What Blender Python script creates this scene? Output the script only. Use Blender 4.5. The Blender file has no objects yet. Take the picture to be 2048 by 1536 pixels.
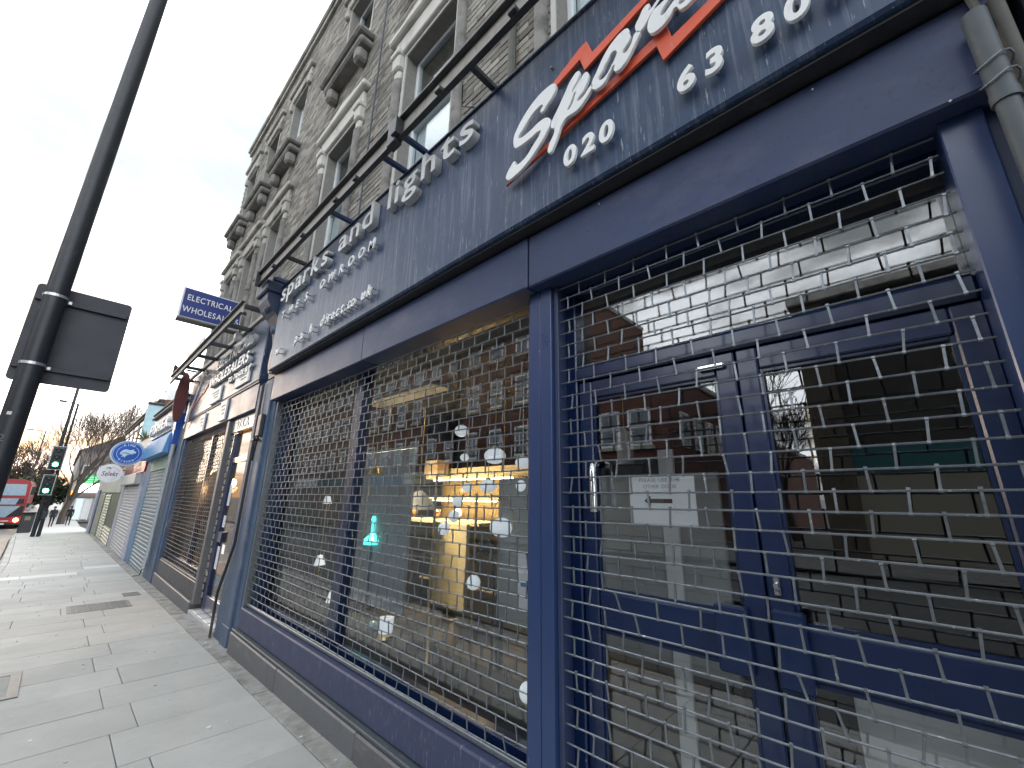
import bpy, bmesh, math, random
from mathutils import Vector, Matrix
R = math.radians
rnd = random.Random(11)
sc = bpy.context.scene
col = sc.collection

# ------------------------------------------------------------------ camera
FPX, YAW, PITCH, ROLL, EYE = 828.0, R(46.309), R(15.7045), R(0.9544), 1.5
_fw = Vector((math.sin(YAW)*math.cos(PITCH), math.cos(YAW)*math.cos(PITCH), math.sin(PITCH)))
_r0 = Vector((math.cos(YAW), -math.sin(YAW), 0)); _u0 = _r0.cross(_fw)
_rt = _r0*math.cos(ROLL) + _u0*math.sin(ROLL); _up = -_r0*math.sin(ROLL) + _u0*math.cos(ROLL)
cd = bpy.data.cameras.new('camera'); cam = bpy.data.objects.new('camera', cd); col.objects.link(cam)
m = Matrix.Identity(4)
for i in range(3): m[i][0] = _rt[i]; m[i][1] = _up[i]; m[i][2] = -_fw[i]
m[2][3] = EYE
cam.matrix_world = m
cd.sensor_fit = 'HORIZONTAL'; cd.sensor_width = 36; cd.lens = FPX*36/2048; cd.clip_start = .05; cd.clip_end = 3000
sc.camera = cam

# ------------------------------------------------------------------ sky
SUN_EL, SUN_AZ = 7.0, -6.0            # degrees; azimuth from +Y (down the street) towards +X
w = bpy.data.worlds.new('World'); sc.world = w; w.use_nodes = True
nt = w.node_tree; nt.nodes.clear()
N = lambda t: nt.nodes.new(t); L = nt.links.new
def wmath(op, a, b=None, clamp=False):
    n = N('ShaderNodeMath'); n.operation = op; n.use_clamp = clamp
    for i, v in enumerate((a, b)):
        if v is None: continue
        if isinstance(v, (int, float)): n.inputs[i].default_value = v
        else: L(v, n.inputs[i])
    return n.outputs[0]
def wramp(fac, stops):
    n = N('ShaderNodeValToRGB'); e = n.color_ramp.elements
    while len(e) > 1: e.remove(e[-1])
    for i, (p, c) in enumerate(stops):
        k = e[0] if i == 0 else e.new(p)
        k.position = p; k.color = (*c, 1)
    L(fac, n.inputs[0]); return n.outputs[0]
def wmix(f, a, b):
    n = N('ShaderNodeMix'); n.data_type = 'RGBA'
    if isinstance(f, float): n.inputs[0].default_value = f
    else: L(f, n.inputs[0])
    for i, v in ((6, a), (7, b)):
        if isinstance(v, tuple): n.inputs[i].default_value = (*v, 1)
        else: L(v, n.inputs[i])
    return n.outputs[2]
sky = N('ShaderNodeTexSky'); sky.sky_type = 'NISHITA'; sky.sun_disc = False
sky.sun_elevation = R(SUN_EL); sky.sun_rotation = R(SUN_AZ); sky.dust_density = 3; sky.air_density = 1.2
skc = N('ShaderNodeVectorMath'); skc.operation = 'SCALE'; skc.inputs[3].default_value = .10; L(sky.outputs[0], skc.inputs[0])
tc = N('ShaderNodeTexCoord'); sp = N('ShaderNodeSeparateXYZ'); L(tc.outputs['Generated'], sp.inputs[0])
zz = wmath('MAXIMUM', sp.outputs[2], 0.0)
den = wmath('ADD', zz, .16)
cv = N('ShaderNodeCombineXYZ'); L(wmath('DIVIDE', sp.outputs[0], den), cv.inputs[0]); L(wmath('DIVIDE', sp.outputs[1], den), cv.inputs[1]); cv.inputs[2].default_value = 7.7
nz = N('ShaderNodeTexNoise'); nz.inputs['Scale'].default_value = 1.15; nz.inputs['Detail'].default_value = 9; nz.inputs['Roughness'].default_value = .55
nz.inputs['Distortion'].default_value = .35; L(cv.outputs[0], nz.inputs['Vector'])
cloud = wramp(nz.outputs[0], [(.27, (.195, .225, .26)), (.38, (.23, .255, .28)), (.44, (.27, .29, .305)), (.49, (.55, .57, .595)), (.56, (1.20, 1.26, 1.33)), (.66, (1.36, 1.42, 1.49)), (.80, (1.10, 1.15, 1.21))])
mixed = wmix(.90, skc.outputs[0], cloud)
# low warm band of a sun just going down behind cloud, down the street
band = wmath('POWER', wmath('SUBTRACT', 1.0, wmath('MULTIPLY', zz, 6.0, True), True), 1.6)
sdir = wmath('ADD', wmath('MULTIPLY', sp.outputs[0], math.sin(R(SUN_AZ))), wmath('MULTIPLY', sp.outputs[1], math.cos(R(SUN_AZ))))
toward = wmath('POWER', wmath('MAXIMUM', sdir, 0.0), 14.0)
glowf = wmath('MULTIPLY', wmath('MULTIPLY', band, toward), .95)
gcol = wramp(zz, [(0.0, (.46, .22, .08)), (.07, (.46, .29, .20)), (.12, (.44, .36, .37)), (.2, (.44, .43, .45))])
final = wmix(glowf, mixed, gcol)
bg = N('ShaderNodeBackground'); bg.inputs[1].default_value = 1.0; L(final, bg.inputs[0])
ow = N('ShaderNodeOutputWorld'); L(bg.outputs[0], ow.inputs[0])

sun = bpy.data.lights.new('sun', 'SUN'); so = bpy.data.objects.new('sun', sun); col.objects.link(so)
sun.energy = .3; sun.angle = R(14); sun.color = (1, .80, .62)
sd = Vector((math.sin(R(SUN_AZ))*math.cos(R(SUN_EL)), math.cos(R(SUN_AZ))*math.cos(R(SUN_EL)), math.sin(R(SUN_EL))))
so.rotation_euler = (-sd).to_track_quat('-Z', 'Y').to_euler()

vs = sc.view_settings
vs.view_transform = 'Standard'; vs.look = 'None'; vs.exposure = 1.85; vs.gamma = 1; vs.use_curve_mapping = False
cy = sc.cycles
cy.max_bounces = 7; cy.transparent_max_bounces = 24; cy.glossy_bounces = 4; cy.diffuse_bounces = 3; cy.caustics_reflective = False; cy.caustics_refractive = False
cy.sample_clamp_indirect = 6; cy.use_denoising = True

# ------------------------------------------------------------------ helpers
def at(px, py, X=None, Y=None, Z=None):
    """world point on the plane X=, Y= or Z= seen at a spot of the photograph"""
    d = _rt*((px-1024)/FPX) - _up*((py-768)/FPX) + _fw
    c = Vector((0, 0, EYE))
    t = (X-c.x)/d.x if X is not None else (Y-c.y)/d.y if Y is not None else (Z-c.z)/d.z
    return c + d*t
def gz(y):                                  # the street falls away gently
    return -.0165*y if y < 30 else -.495-.034*(min(y, 56)-30)
def gat(px, py):                            # the spot on the pavement
    d = _rt*((px-1024)/FPX) - _up*((py-768)/FPX) + _fw
    t = .5
    for k in range(4000):
        p = Vector((0, 0, EYE)) + d*t
        if p.z <= gz(p.y): return p
        t += .01+t*.002
    return p

class MB:
    def __init__(s): s.v = []; s.f = []; s.mi = []
    def add(s, vs, fs, mi=0):
        o = len(s.v); s.v += [tuple(v) for v in vs]; s.f += [tuple(i+o for i in f) for f in fs]; s.mi += [mi]*len(fs); return s
    def box(s, x0, x1, y0, y1, z0, z1, c=0.0, M=None, mi=0):
        if x0 > x1: x0, x1 = x1, x0
        if y0 > y1: y0, y1 = y1, y0
        if z0 > z1: z0, z1 = z1, z0
        if c <= 0:
            v = [(x, y, z) for x in (x0, x1) for y in (y0, y1) for z in (z0, z1)]
            f = [(0,1,3,2), (4,6,7,5), (0,4,5,1), (2,3,7,6), (0,2,6,4), (1,5,7,3)]
        else:
            c = min(c, (x1-x0)*.45, (y1-y0)*.45, (z1-z0)*.45)
            v = []; idx = {}
            for ix, x in enumerate((x0, x1)):
                for iy, y in enumerate((y0, y1)):
                    for iz, z in enumerate((z0, z1)):
                        sx, sy, sz = (c, -c)[ix], (c, -c)[iy], (c, -c)[iz]
                        idx[ix,iy,iz,0] = len(v); v.append((x, y+sy, z+sz))
                        idx[ix,iy,iz,1] = len(v); v.append((x+sx, y, z+sz))
                        idx[ix,iy,iz,2] = len(v); v.append((x+sx, y+sy, z))
            f = []
            q = lambda a, keys: tuple(idx[(*k, a)] for k in keys)
            f += [q(0, [(0,0,0),(0,0,1),(0,1,1),(0,1,0)]), q(0, [(1,0,0),(1,1,0),(1,1,1),(1,0,1)])]
            f += [q(1, [(0,0,0),(1,0,0),(1,0,1),(0,0,1)]), q(1, [(0,1,0),(0,1,1),(1,1,1),(1,1,0)])]
            f += [q(2, [(0,0,0),(0,1,0),(1,1,0),(1,0,0)]), q(2, [(0,0,1),(1,0,1),(1,1,1),(0,1,1)])]
            for a in (0, 1):
                for b in (0, 1):
                    f.append((idx[0,a,b,1], idx[1,a,b,1], idx[1,a,b,2], idx[0,a,b,2]))
                    f.append((idx[a,0,b,0], idx[a,1,b,0], idx[a,1,b,2], idx[a,0,b,2]))
                    f.append((idx[a,b,0,0], idx[a,b,1,0], idx[a,b,1,1], idx[a,b,0,1]))
            for k in [(a,b,d) for a in (0,1) for b in (0,1) for d in (0,1)]:
                f.append((idx[(*k,0)], idx[(*k,1)], idx[(*k,2)]))
        if M is not None: v = [M @ Vector(p) for p in v]
        return s.add(v, f, mi)
    def tube(s, pts, r, n=8, cap=True, mi=0):
        pts = [Vector(p) for p in pts]; k = len(pts)
        rs = r if isinstance(r, (list, tuple)) else [r]*k
        v = []; f = []; pa = None
        for i, p in enumerate(pts):
            t = (pts[min(i+1, k-1)]-pts[max(i-1, 0)])
            t = t.normalized() if t.length > 1e-9 else Vector((0,0,1))
            if pa is None:
                pa = t.orthogonal().normalized()
            else:
                pa = pa - t*pa.dot(t)
                pa = pa.normalized() if pa.length > 1e-6 else t.orthogonal().normalized()
            b = t.cross(pa)
            for j in range(n):
                a = 2*math.pi*j/n
                v.append(p + (pa*math.cos(a)+b*math.sin(a))*rs[i])
        for i in range(k-1):
            for j in range(n):
                j2 = (j+1) % n
                f.append((i*n+j, i*n+j2, (i+1)*n+j2, (i+1)*n+j))
        if cap: f += [tuple(reversed(range(n))), tuple((k-1)*n+j for j in range(n))]
        return s.add(v, f, mi)
    def lathe(s, prof, o, axis=(0,0,1), n=20, mi=0):
        ax = Vector(axis).normalized(); a1 = ax.orthogonal().normalized(); a2 = ax.cross(a1); o = Vector(o)
        v = []; f = []; k = len(prof)
        for (r, h) in prof:
            for j in range(n):
                a = 2*math.pi*j/n; v.append(o + ax*h + (a1*math.cos(a)+a2*math.sin(a))*max(r, 1e-4))
        for i in range(k-1):
            for j in range(n):
                j2 = (j+1) % n; f.append((i*n+j, i*n+j2, (i+1)*n+j2, (i+1)*n+j))
        f += [tuple(reversed(range(n))), tuple((k-1)*n+j for j in range(n))]
        return s.add(v, f, mi)
    def ell(s, c, rx, ry, rz, n=16, k=10, mi=0):
        v = []; f = []
        for i in range(k+1):
            t = math.pi*i/k; rr = max(math.sin(t), 1e-3)
            for j in range(n):
                a = 2*math.pi*j/n; v.append((c[0]+rx*rr*math.cos(a), c[1]+ry*rr*math.sin(a), c[2]-rz*math.cos(t)))
        for i in range(k):
            for j in range(n):
                j2 = (j+1) % n; f.append((i*n+j, i*n+j2, (i+1)*n+j2, (i+1)*n+j))
        return s.add(v, f, mi)
    def prism(s, poly, fn, mi=0):
        """poly: closed outline; fn(u, v, side) -> world; side 0 front, 1 back"""
        n = len(poly)
        v = [fn(u, w_, 0) for u, w_ in poly] + [fn(u, w_, 1) for u, w_ in poly]
        f = [tuple(range(n)), tuple(reversed(range(n, 2*n)))] + [(i, n+i, n+(i+1) % n, (i+1) % n) for i in range(n)]
        return s.add(v, f, mi)
    def mesh(s, name, mat, smooth=False):
        me = bpy.data.meshes.new(name); me.from_pydata(s.v, [], s.f)
        for mm in (mat if isinstance(mat, (list, tuple)) else [mat]): me.materials.append(mm)
        if isinstance(mat, (list, tuple)): me.polygons.foreach_set('material_index', s.mi)
        bm = bmesh.new(); bm.from_mesh(me); bmesh.ops.recalc_face_normals(bm, faces=bm.faces); bm.to_mesh(me); bm.free()
        if smooth:
            me.polygons.foreach_set('use_smooth', [True]*len(me.polygons)); me.set_sharp_from_angle(angle=R(38))
        me.update(); return me
    def build(s, name, mat, parent=None, smooth=False, **tags):
        return link(name, s.mesh(name, mat, smooth), parent, **tags)

def link(name, data, parent=None, loc=None, rot=None, **tags):
    o = bpy.data.objects.new(name, data); col.objects.link(o)
    if parent is not None:
        o.parent = parent
        if parent.type == 'EMPTY': o.matrix_parent_inverse = Matrix.Translation(-parent.location)
        else: o.matrix_parent_inverse = parent.matrix_basis.inverted()
    if loc is not None: o.location = loc
    if rot is not None: o.rotation_euler = rot
    for k, v in tags.items():
        if v is not None: o[k] = v
    return o
def thing(name, label, cat, loc=(0,0,0), group=None):
    o = bpy.data.objects.new(name, None); col.objects.link(o); o.location = loc; o.empty_display_size = .1
    o['label'] = label; o['category'] = cat
    if group: o['group'] = group
    return o

# ---- materials
def mk(name, c, rough=.5, metal=0., nscale=6., namt=.14, stretch=(1,1,1), dirt=None, bump=None, rvar=0., island=0., coat=0., emit=None, estr=1., spec=.5, alpha=None):
    M = bpy.data.materials.new(name); M.use_nodes = True; t = M.node_tree; B = t.nodes['Principled BSDF']
    nn = t.nodes.new; ll = t.links.new
    B.inputs['Roughness'].default_value = rough; B.inputs['Metallic'].default_value = metal
    B.inputs['Coat Weight'].default_value = coat; B.inputs['Coat Roughness'].default_value = .15
    B.inputs['Specular IOR Level'].default_value = spec
    geo = nn('ShaderNodeNewGeometry')
    def noise(scale, st, detail=5, rough_=.6):
        mp = nn('ShaderNodeMapping'); mp.inputs['Scale'].default_value = st; ll(geo.outputs['Position'], mp.inputs[0])
        z = nn('ShaderNodeTexNoise'); z.inputs['Scale'].default_value = scale; z.inputs['Detail'].default_value = detail; z.inputs['Roughness'].default_value = rough_
        ll(mp.outputs[0], z.inputs['Vector']); return z.outputs[0]
    def mul(colr, fac, lo, hi):
        mr = nn('ShaderNodeMapRange'); mr.inputs[1].default_value = 0; mr.inputs[2].default_value = 1; mr.inputs[3].default_value = lo; mr.inputs[4].default_value = hi
        ll(fac, mr.inputs[0])
        v = nn('ShaderNodeVectorMath'); v.operation = 'SCALE'
        if isinstance(colr, tuple): v.inputs[0].default_value = colr
        else: ll(colr, v.inputs[0])
        ll(mr.outputs[0], v.inputs[3]); return v.outputs[0]
    cur = tuple(c)
    if namt: cur = mul(cur, noise(nscale, stretch), 1-2*namt, 1+2*namt)
    if rvar:
        oi = nn('ShaderNodeObjectInfo'); cur = mul(cur, oi.outputs['Random'], 1-rvar, 1+rvar)
    if island: cur = mul(cur, geo.outputs['Random Per Island'], 1-island, 1+island)
    for d in (dirt or []):
        dc, lo, hi, dscale, dst, amt = d
        mr = nn('ShaderNodeMapRange'); mr.inputs[1].default_value = lo; mr.inputs[2].default_value = hi; mr.inputs[3].default_value = 0; mr.inputs[4].default_value = amt
        ll(noise(dscale, dst, 6, .65), mr.inputs[0])
        mx = nn('ShaderNodeMix'); mx.data_type = 'RGBA'; ll(mr.outputs[0], mx.inputs[0])
        if isinstance(cur, tuple): mx.inputs[6].default_value = (*cur, 1)
        else: ll(cur, mx.inputs[6])
        mx.inputs[7].default_value = (*dc, 1); cur = mx.outputs[2]
    if isinstance(cur, tuple): B.inputs['Base Color'].default_value = (*cur, 1)
    else: ll(cur, B.inputs['Base Color'])
    rn = noise(nscale*1.7, stretch, 4)
    mr = nn('ShaderNodeMapRange'); mr.inputs[3].default_value = max(rough-.12, .02); mr.inputs[4].default_value = min(rough+.12, 1); ll(rn, mr.inputs[0]); ll(mr.outputs[0], B.inputs['Roughness'])
    if bump:
        bs, bstr, bd = bump
        b = nn('ShaderNodeBump'); b.inputs['Strength'].default_value = bstr; b.inputs['Distance'].default_value = bd; ll(noise(bs, (1,1,1), 6), b.inputs['Height']); ll(b.outputs[0], B.inputs['Normal'])
    if emit:
        B.inputs['Emission Color'].default_value = (*emit, 1); B.inputs['Emission Strength'].default_value = estr
    return M
def glass(name, tint=(.9,.93,.95), f0=.10, dirt=.05, rough=0.0, graze=.42):
    M = bpy.data.materials.new(name); M.use_nodes = True; t = M.node_tree; t.nodes.clear(); nn = t.nodes.new; ll = t.links.new
    tr = nn('ShaderNodeBsdfTransparent'); tr.inputs[0].default_value = (*tint, 1)
    gl = nn('ShaderNodeBsdfGlossy'); gl.inputs['Roughness'].default_value = rough
    lw = nn('ShaderNodeLayerWeight'); lw.inputs[0].default_value = .5
    pw = nn('ShaderNodeMath'); pw.operation = 'POWER'; pw.inputs[1].default_value = 5; ll(lw.outputs['Facing'], pw.inputs[0])
    a = nn('ShaderNodeMath'); a.operation = 'MULTIPLY_ADD'; a.inputs[1].default_value = graze; a.inputs[2].default_value = f0; a.use_clamp = True; ll(pw.outputs[0], a.inputs[0])
    m1 = nn('ShaderNodeMixShader'); ll(a.outputs[0], m1.inputs[0]); ll(tr.outputs[0], m1.inputs[1]); ll(gl.outputs[0], m1.inputs[2])
    df = nn('ShaderNodeBsdfDiffuse'); df.inputs[0].default_value = (.5, .52, .53, 1)
    nz_ = nn('ShaderNodeTexNoise'); nz_.inputs['Scale'].default_value = 3; nz_.inputs['Detail'].default_value = 8
    g = nn('ShaderNodeNewGeometry'); ll(g.outputs['Position'], nz_.inputs['Vector'])
    mr = nn('ShaderNodeMapRange'); mr.inputs[1].default_value = .4; mr.inputs[2].default_value = .8; mr.inputs[4].default_value = dirt; ll(nz_.outputs[0], mr.inputs[0])
    m2 = nn('ShaderNodeMixShader'); ll(mr.outputs[0], m2.inputs[0]); ll(m1.outputs[0], m2.inputs[1]); ll(df.outputs[0], m2.inputs[2])
    o = nn('ShaderNodeOutputMaterial'); ll(m2.outputs[0], o.inputs[0]); return M

ONE = (1,1,1); STK = (3, 14, .8)
G_ = {}
G_['fascia'] = mk('navy fascia paint', (.028,.054,.115), .40, nscale=1.2, namt=.12, coat=.03, spec=.34, dirt=[((.26,.30,.37), .50, .72, 3.0, (4,14,.6), .45), ((.02,.022,.028), .58, .68, 26, (1,1,.7), .4), ((.55,.60,.64), .62, .67, 20, (2,3.2,.3), .5), ((.20,.215,.25), .45, .75, .9, (1,.6,3), .25)], bump=(1.2,.08,.02))
G_['box'] = mk('violet navy shutter box paint', (.032,.050,.118), .44, nscale=2., namt=.12, coat=.03, spec=.3, dirt=[((.025,.027,.05), .56, .66, 55, ONE, .6), ((.18,.18,.24), .5, .85, 1.4, (1,2,4), .35)], bump=(1.5,.10,.02))
G_['post'] = mk('worn navy post paint', (.022,.046,.135), .32, nscale=3, namt=.12, coat=.1, dirt=[((.55,.6,.66), .70, .74, 22, (1,2,.7), .8), ((.02,.025,.05), .55, .85, 3, (2,2,.5), .4)])
G_['frame'] = mk('deep blue door frame paint', (.006,.020,.074), .30, nscale=3, namt=.10, coat=.4, dirt=[((.5,.55,.62), .73, .77, 30, ONE, .6)])
G_['pil'] = mk('slate blue pilaster paint', (.066,.108,.180), .6, nscale=4, namt=.14, dirt=[((.30,.32,.33), .55, .8, 5, (1,1,.5), .6), ((.06,.06,.065), .5, .8, 2.2, (1,1,.6), .4)], bump=(30,.15,.004))
G_['navyflat'] = mk('flat navy paint', (.03,.045,.10), .5)  # one plain navy for guides, console and neighbouring wall
G_['galv'] = mk('galvanised grille steel', (.205,.228,.252), .36, metal=.65, nscale=40, namt=.22, dirt=[((.72,.73,.75), .63, .70, 60, ONE, .85), ((.10,.075,.06), .60, .78, 25, ONE, .5)])
G_['granite'] = mk('dark granite plinth', (.115,.12,.13), .55, nscale=90, namt=.2, rvar=.12, dirt=[((.30,.29,.27), .55, .8, 3, (1,1,3), .5), ((.04,.04,.04), .55, .75, 7, (1,1,.5), .5)], bump=(120,.12,.002))
G_['slab'] = mk('concrete paving slab', (.435,.438,.42), .78, nscale=2.2, namt=.10, rvar=.075, dirt=[((.30,.30,.285), .50, .74, 1.3, ONE, .45), ((.38,.385,.37), .52, .7, 11, ONE, .45), ((.52,.53,.52), .62, .68, 38, ONE, .5)], bump=(90,.22,.003))
G_['slabpale'] = mk('pale newer paving slab', (.60,.61,.595), .75, nscale=3, namt=.08, rvar=.06, bump=(90,.2,.003))
G_['joint'] = mk('dirty slab joint', (.30,.30,.285), .9, nscale=14, namt=.2)
G_['edge'] = mk('grimy edging slab', (.32,.32,.305), .85, nscale=7, namt=.2, rvar=.12, dirt=[((.12,.115,.105), .46, .68, 5, ONE, .75), ((.42,.42,.40), .63, .7, 30, ONE, .5)], bump=(60,.4,.005))
G_['kerb'] = mk('granite kerb', (.40,.40,.38), .8, nscale=20, namt=.12, rvar=.1)
G_['asphalt'] = mk('asphalt', (.045,.047,.05), .6, nscale=60, namt=.25, dirt=[((.11,.11,.11), .45, .8, .5, (3,.3,1), .6)], bump=(200,.4,.004))
G_['mortar'] = mk('mortar', (.27,.26,.24), .95, nscale=20, namt=.15)
G_['brick'] = mk('sooty stock brick', (.365,.342,.30), .9, nscale=9, namt=.20, rvar=.45, island=.45, dirt=[((.12,.115,.108), .42, .75, 1.6, ONE, .7), ((.36,.33,.27), .60, .75, 6, ONE, .45)], bump=(50,.5,.004))
G_['stone'] = mk('weathered stone dressing', (.42,.405,.37), .85, nscale=5, namt=.12, dirt=[((.10,.10,.095), .48, .7, 2.4, ONE, .85)], bump=(25,.4,.006))
G_['stonepale'] = mk('painted stone dressing', (.58,.57,.53), .8, nscale=5, namt=.08, dirt=[((.20,.19,.17), .52, .75, 3, ONE, .6)], bump=(25,.25,.005))
G_['stonedark'] = mk('sooty stone', (.25,.24,.225), .9, nscale=7, namt=.25, dirt=[((.06,.06,.058), .48, .7, 4, ONE, .7)], bump=(18,.6,.01))
G_['upvc'] = mk('white window plastic', (.72,.76,.78), .4, namt=.04)
G_['wglass'] = glass('window glass', (.88,.92,.93), .11, .03)
G_['blind'] = mk('pale roller blind', (.86,.88,.88), .8, namt=.05)
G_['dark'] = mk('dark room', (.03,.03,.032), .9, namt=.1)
G_['steelblack'] = mk('black painted steel', (.030,.031,.034), .45, nscale=10, namt=.2, dirt=[((.16,.145,.13), .55, .8, 8, ONE, .5)])
G_['steelin'] = mk('weathered grey steel web', (.33,.315,.29), .6, nscale=8, namt=.2, dirt=[((.06,.05,.045), .55, .75, 6, (1,4,1), .6)])
G_['letter'] = mk('silvered sign letter', (.60,.61,.61), .34, metal=.25, nscale=30, namt=.08, dirt=[((.22,.21,.20), .56, .78, 12, (1,1,.5), .7)])
G_['whitelet'] = mk('white sign letter', (.78,.80,.80), .4, nscale=12, namt=.05, dirt=[((.42,.42,.42), .58, .75, 18, (1,1,.4), .5)])
G_['greylet'] = mk('grey bare metal letter edge', (.22,.215,.21), .5, metal=.4, namt=.15)
G_['orange'] = mk('orange red sign face', (.72,.105,.045), .42, nscale=5, namt=.08, dirt=[((.55,.30,.25), .58, .75, 20, (1,2,.5), .5)])
G_['black'] = mk('black rubber', (.012,.012,.013), .5, namt=.1)
G_['polepaint'] = mk('black column paint', (.024,.027,.033), .42, nscale=9, namt=.15, dirt=[((.10,.11,.13), .60, .75, 14, (1,1,.6), .4)])
G_['signback'] = mk('sign back grey', (.040,.044,.056), .5, nscale=5, namt=.1)
G_['band'] = mk('steel band', (.62,.62,.62), .35, metal=.8, namt=.1)
G_['white'] = mk('white paint', (.78,.79,.79), .5, namt=.05)
G_['paper'] = mk('white paper notice', (.80,.82,.84), .7, namt=.02)
G_['ink'] = mk('black ink', (.03,.03,.032), .7, namt=0)
G_['greyink'] = mk('grey ink', (.25,.25,.26), .7, namt=0)
G_['shopglass'] = glass('shop window glass', (.95,.965,.97), .118, .004)
G_['dimglass'] = glass('old grimy shop glass', (.80,.80,.78), .03, .04, 0.0, .10)
G_['galvdark'] = mk('dull brown grille steel', (.115,.108,.112), .5, metal=.4, nscale=40, namt=.2)
G_['pipe'] = mk('grey painted pipe', (.062,.078,.092), .55, nscale=12, namt=.15, dirt=[((.14,.14,.13), .56, .7, 14, (1,1,.5), .5)])
G_['pipebrown'] = mk('dirty old pipe', (.10,.10,.09), .75, nscale=12, namt=.2)
G_['brass'] = mk('brushed brass', (.66,.50,.25), .3, metal=1., namt=.06)
G_['opal'] = mk('opal glass', (.80,.84,.86), .18, namt=.02, coat=.5, emit=(.85,.93,1.0), estr=.16)
G_['chrome'] = mk('chrome', (.75,.76,.78), .12, metal=1., namt=.03)
G_['greyboard'] = mk('grey partition board', (.36,.375,.365), .7, nscale=2, namt=.05)
G_['whiteboard'] = mk('white board edge', (.86,.89,.90), .6, namt=.03)
G_['wood'] = mk('pale oak', (.58,.46,.25), .5, nscale=5, namt=.12, stretch=(1,1,8))
G_['wooddark'] = mk('dark oiled floor', (.045,.038,.03), .4, nscale=4, namt=.2, stretch=(6,1,1))
G_['warmlamp'] = mk('lit warm lamp', (1,.8,.5), .5, namt=0, emit=(1,.66,.30), estr=9)
G_['warmstrip'] = mk('lit shelf strip', (1,.9,.7), .5, namt=0, emit=(1,.86,.62), estr=4)
G_['teal'] = mk('turquoise glow stand in', (.1,.6,.55), .3, namt=.05, emit=(.08,.85,.72), estr=.7)  # emission stands in for a turquoise glow in the window glass
G_['blackfab'] = mk('black shade', (.015,.016,.017), .7)
G_['brownshade'] = mk('woven brown shade', (.16,.085,.05), .8, nscale=60, namt=.3)

# ---- lettering
_gc = {}
def glyph(ch, size=1., ext=.02, off=0., shear=0., bev=0.):
    k = (ch, size, ext, off, shear, bev)
    if k not in _gc:
        cu = bpy.data.curves.new('glyph', 'FONT'); cu.body = ch; cu.size = size; cu.extrude = ext/2; cu.offset = off*size; cu.shear = shear; cu.bevel_depth = bev; cu.bevel_resolution = 1
        cu.resolution_u = 5
        o = bpy.data.objects.new('glyph', cu); col.objects.link(o)
        dg = bpy.context.evaluated_depsgraph_get(); me = bpy.data.meshes.new_from_object(o.evaluated_get(dg))
        bpy.data.objects.remove(o); bpy.data.curves.remove(cu)
        xs = [v.co.x for v in me.vertices]; x0, x1 = (min(xs), max(xs)) if xs else (0, .3*size)
        for v in me.vertices: v.co.x -= x0; v.co.z += ext/2
        _gc[k] = (me, x1-x0)
    return _gc[k]
FACADE = Matrix(((0,0,-1,0), (-1,0,0,0), (0,1,0,0), (0,0,0,1)))      # text on a wall facing the street
ACROSS = Matrix(((1,0,0,0), (0,0,-1,0), (0,1,0,0), (0,0,0,1)))       # text on a sign facing up the street
def write(text, face, start, span, size, mat, parent, ext=.02, off=.0, shear=0., gap=.12, skip='', name='letter', bev=0., space=.34, wscale=None):
    """text laid out from start along the face's x axis and fitted to span"""
    ms = [(ch, *(glyph(ch, size, ext, off, shear, bev) if ch != ' ' else (None, size*space))) for ch in text]
    tot = sum(wd for _, _, wd in ms) + gap*size*(len(ms)-1)
    k = wscale or (span/tot if span else 1.)
    x = 0
    for ch, me, wd in ms:
        if me is not None and ch not in skip:
            mn = me.copy(); mn.materials.clear(); mn.materials.append(mat)
            o = link(name, mn, parent)
            o.matrix_basis = Matrix.Translation(start) @ face @ Matrix.Translation((x*k, 0, 0)) @ Matrix.Diagonal((k, 1, 1, 1))
        x += wd + gap*size
# ================================================================== ground, road, pavement
YS = [-60, -20, 0, 10, 20, 30, 40, 48, 56, 70, 120, 400]
def strip(name, xa, xb, dz, mat, ys=YS):
    b = MB(); v = []; f = []
    for y in ys:
        a = xa(y) if callable(xa) else xa; c = xb(y) if callable(xb) else xb
        v += [(a, y, gz(y)+dz), (c, y, gz(y)+dz)]
    for i in range(len(ys)-1): f.append((2*i, 2*i+1, 2*i+3, 2*i+2))
    b.add(v, f); return b.build(name, mat, kind='structure')
def kx(y):                                   # kerb line
    pts = [(-60,-.62), (10,-.62), (17.5,-.68), (26,-.95), (33,-1.2), (60,-1.5), (400,-3)]
    for (a, b), (c, d) in zip(pts, pts[1:]):
        if a <= y <= c: return b+(d-b)*(y-a)/(c-a)
YF = sorted(set(YS + [5*i for i in range(-12, 14)]))
strip('ground', -600, 600, -.32, mk('earth', (.07,.068,.06), .95), [-600]+YF+[900])
strip('road', lambda y: kx(y)-9.3, lambda y: kx(y)-.06, -.115, G_['asphalt'], YF)
pav = strip('pavement', lambda y: kx(y)-.02, 1.9, -.032, G_['joint'], YF)
strip('far_pavement', -14.5, lambda y: kx(y)-9.25, -.02, mk('dark far paving', (.10,.10,.098), .85), YF)
mm = mk('road paint', (.62,.62,.60), .7, nscale=30, namt=.15)
for k in range(16):
    y = 6+5*k
    b = MB(); b.add([(kx(y)-4.3, y, gz(y)-.110), (kx(y)-4.18, y, gz(y)-.110), (kx(y+2.5)-4.18, y+2.5, gz(y+2.5)-.110), (kx(y+2.5)-4.3, y+2.5, gz(y+2.5)-.110)], [(0,1,2,3)])
    b.build('lane_marking', mm, None, kind='structure')

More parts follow.
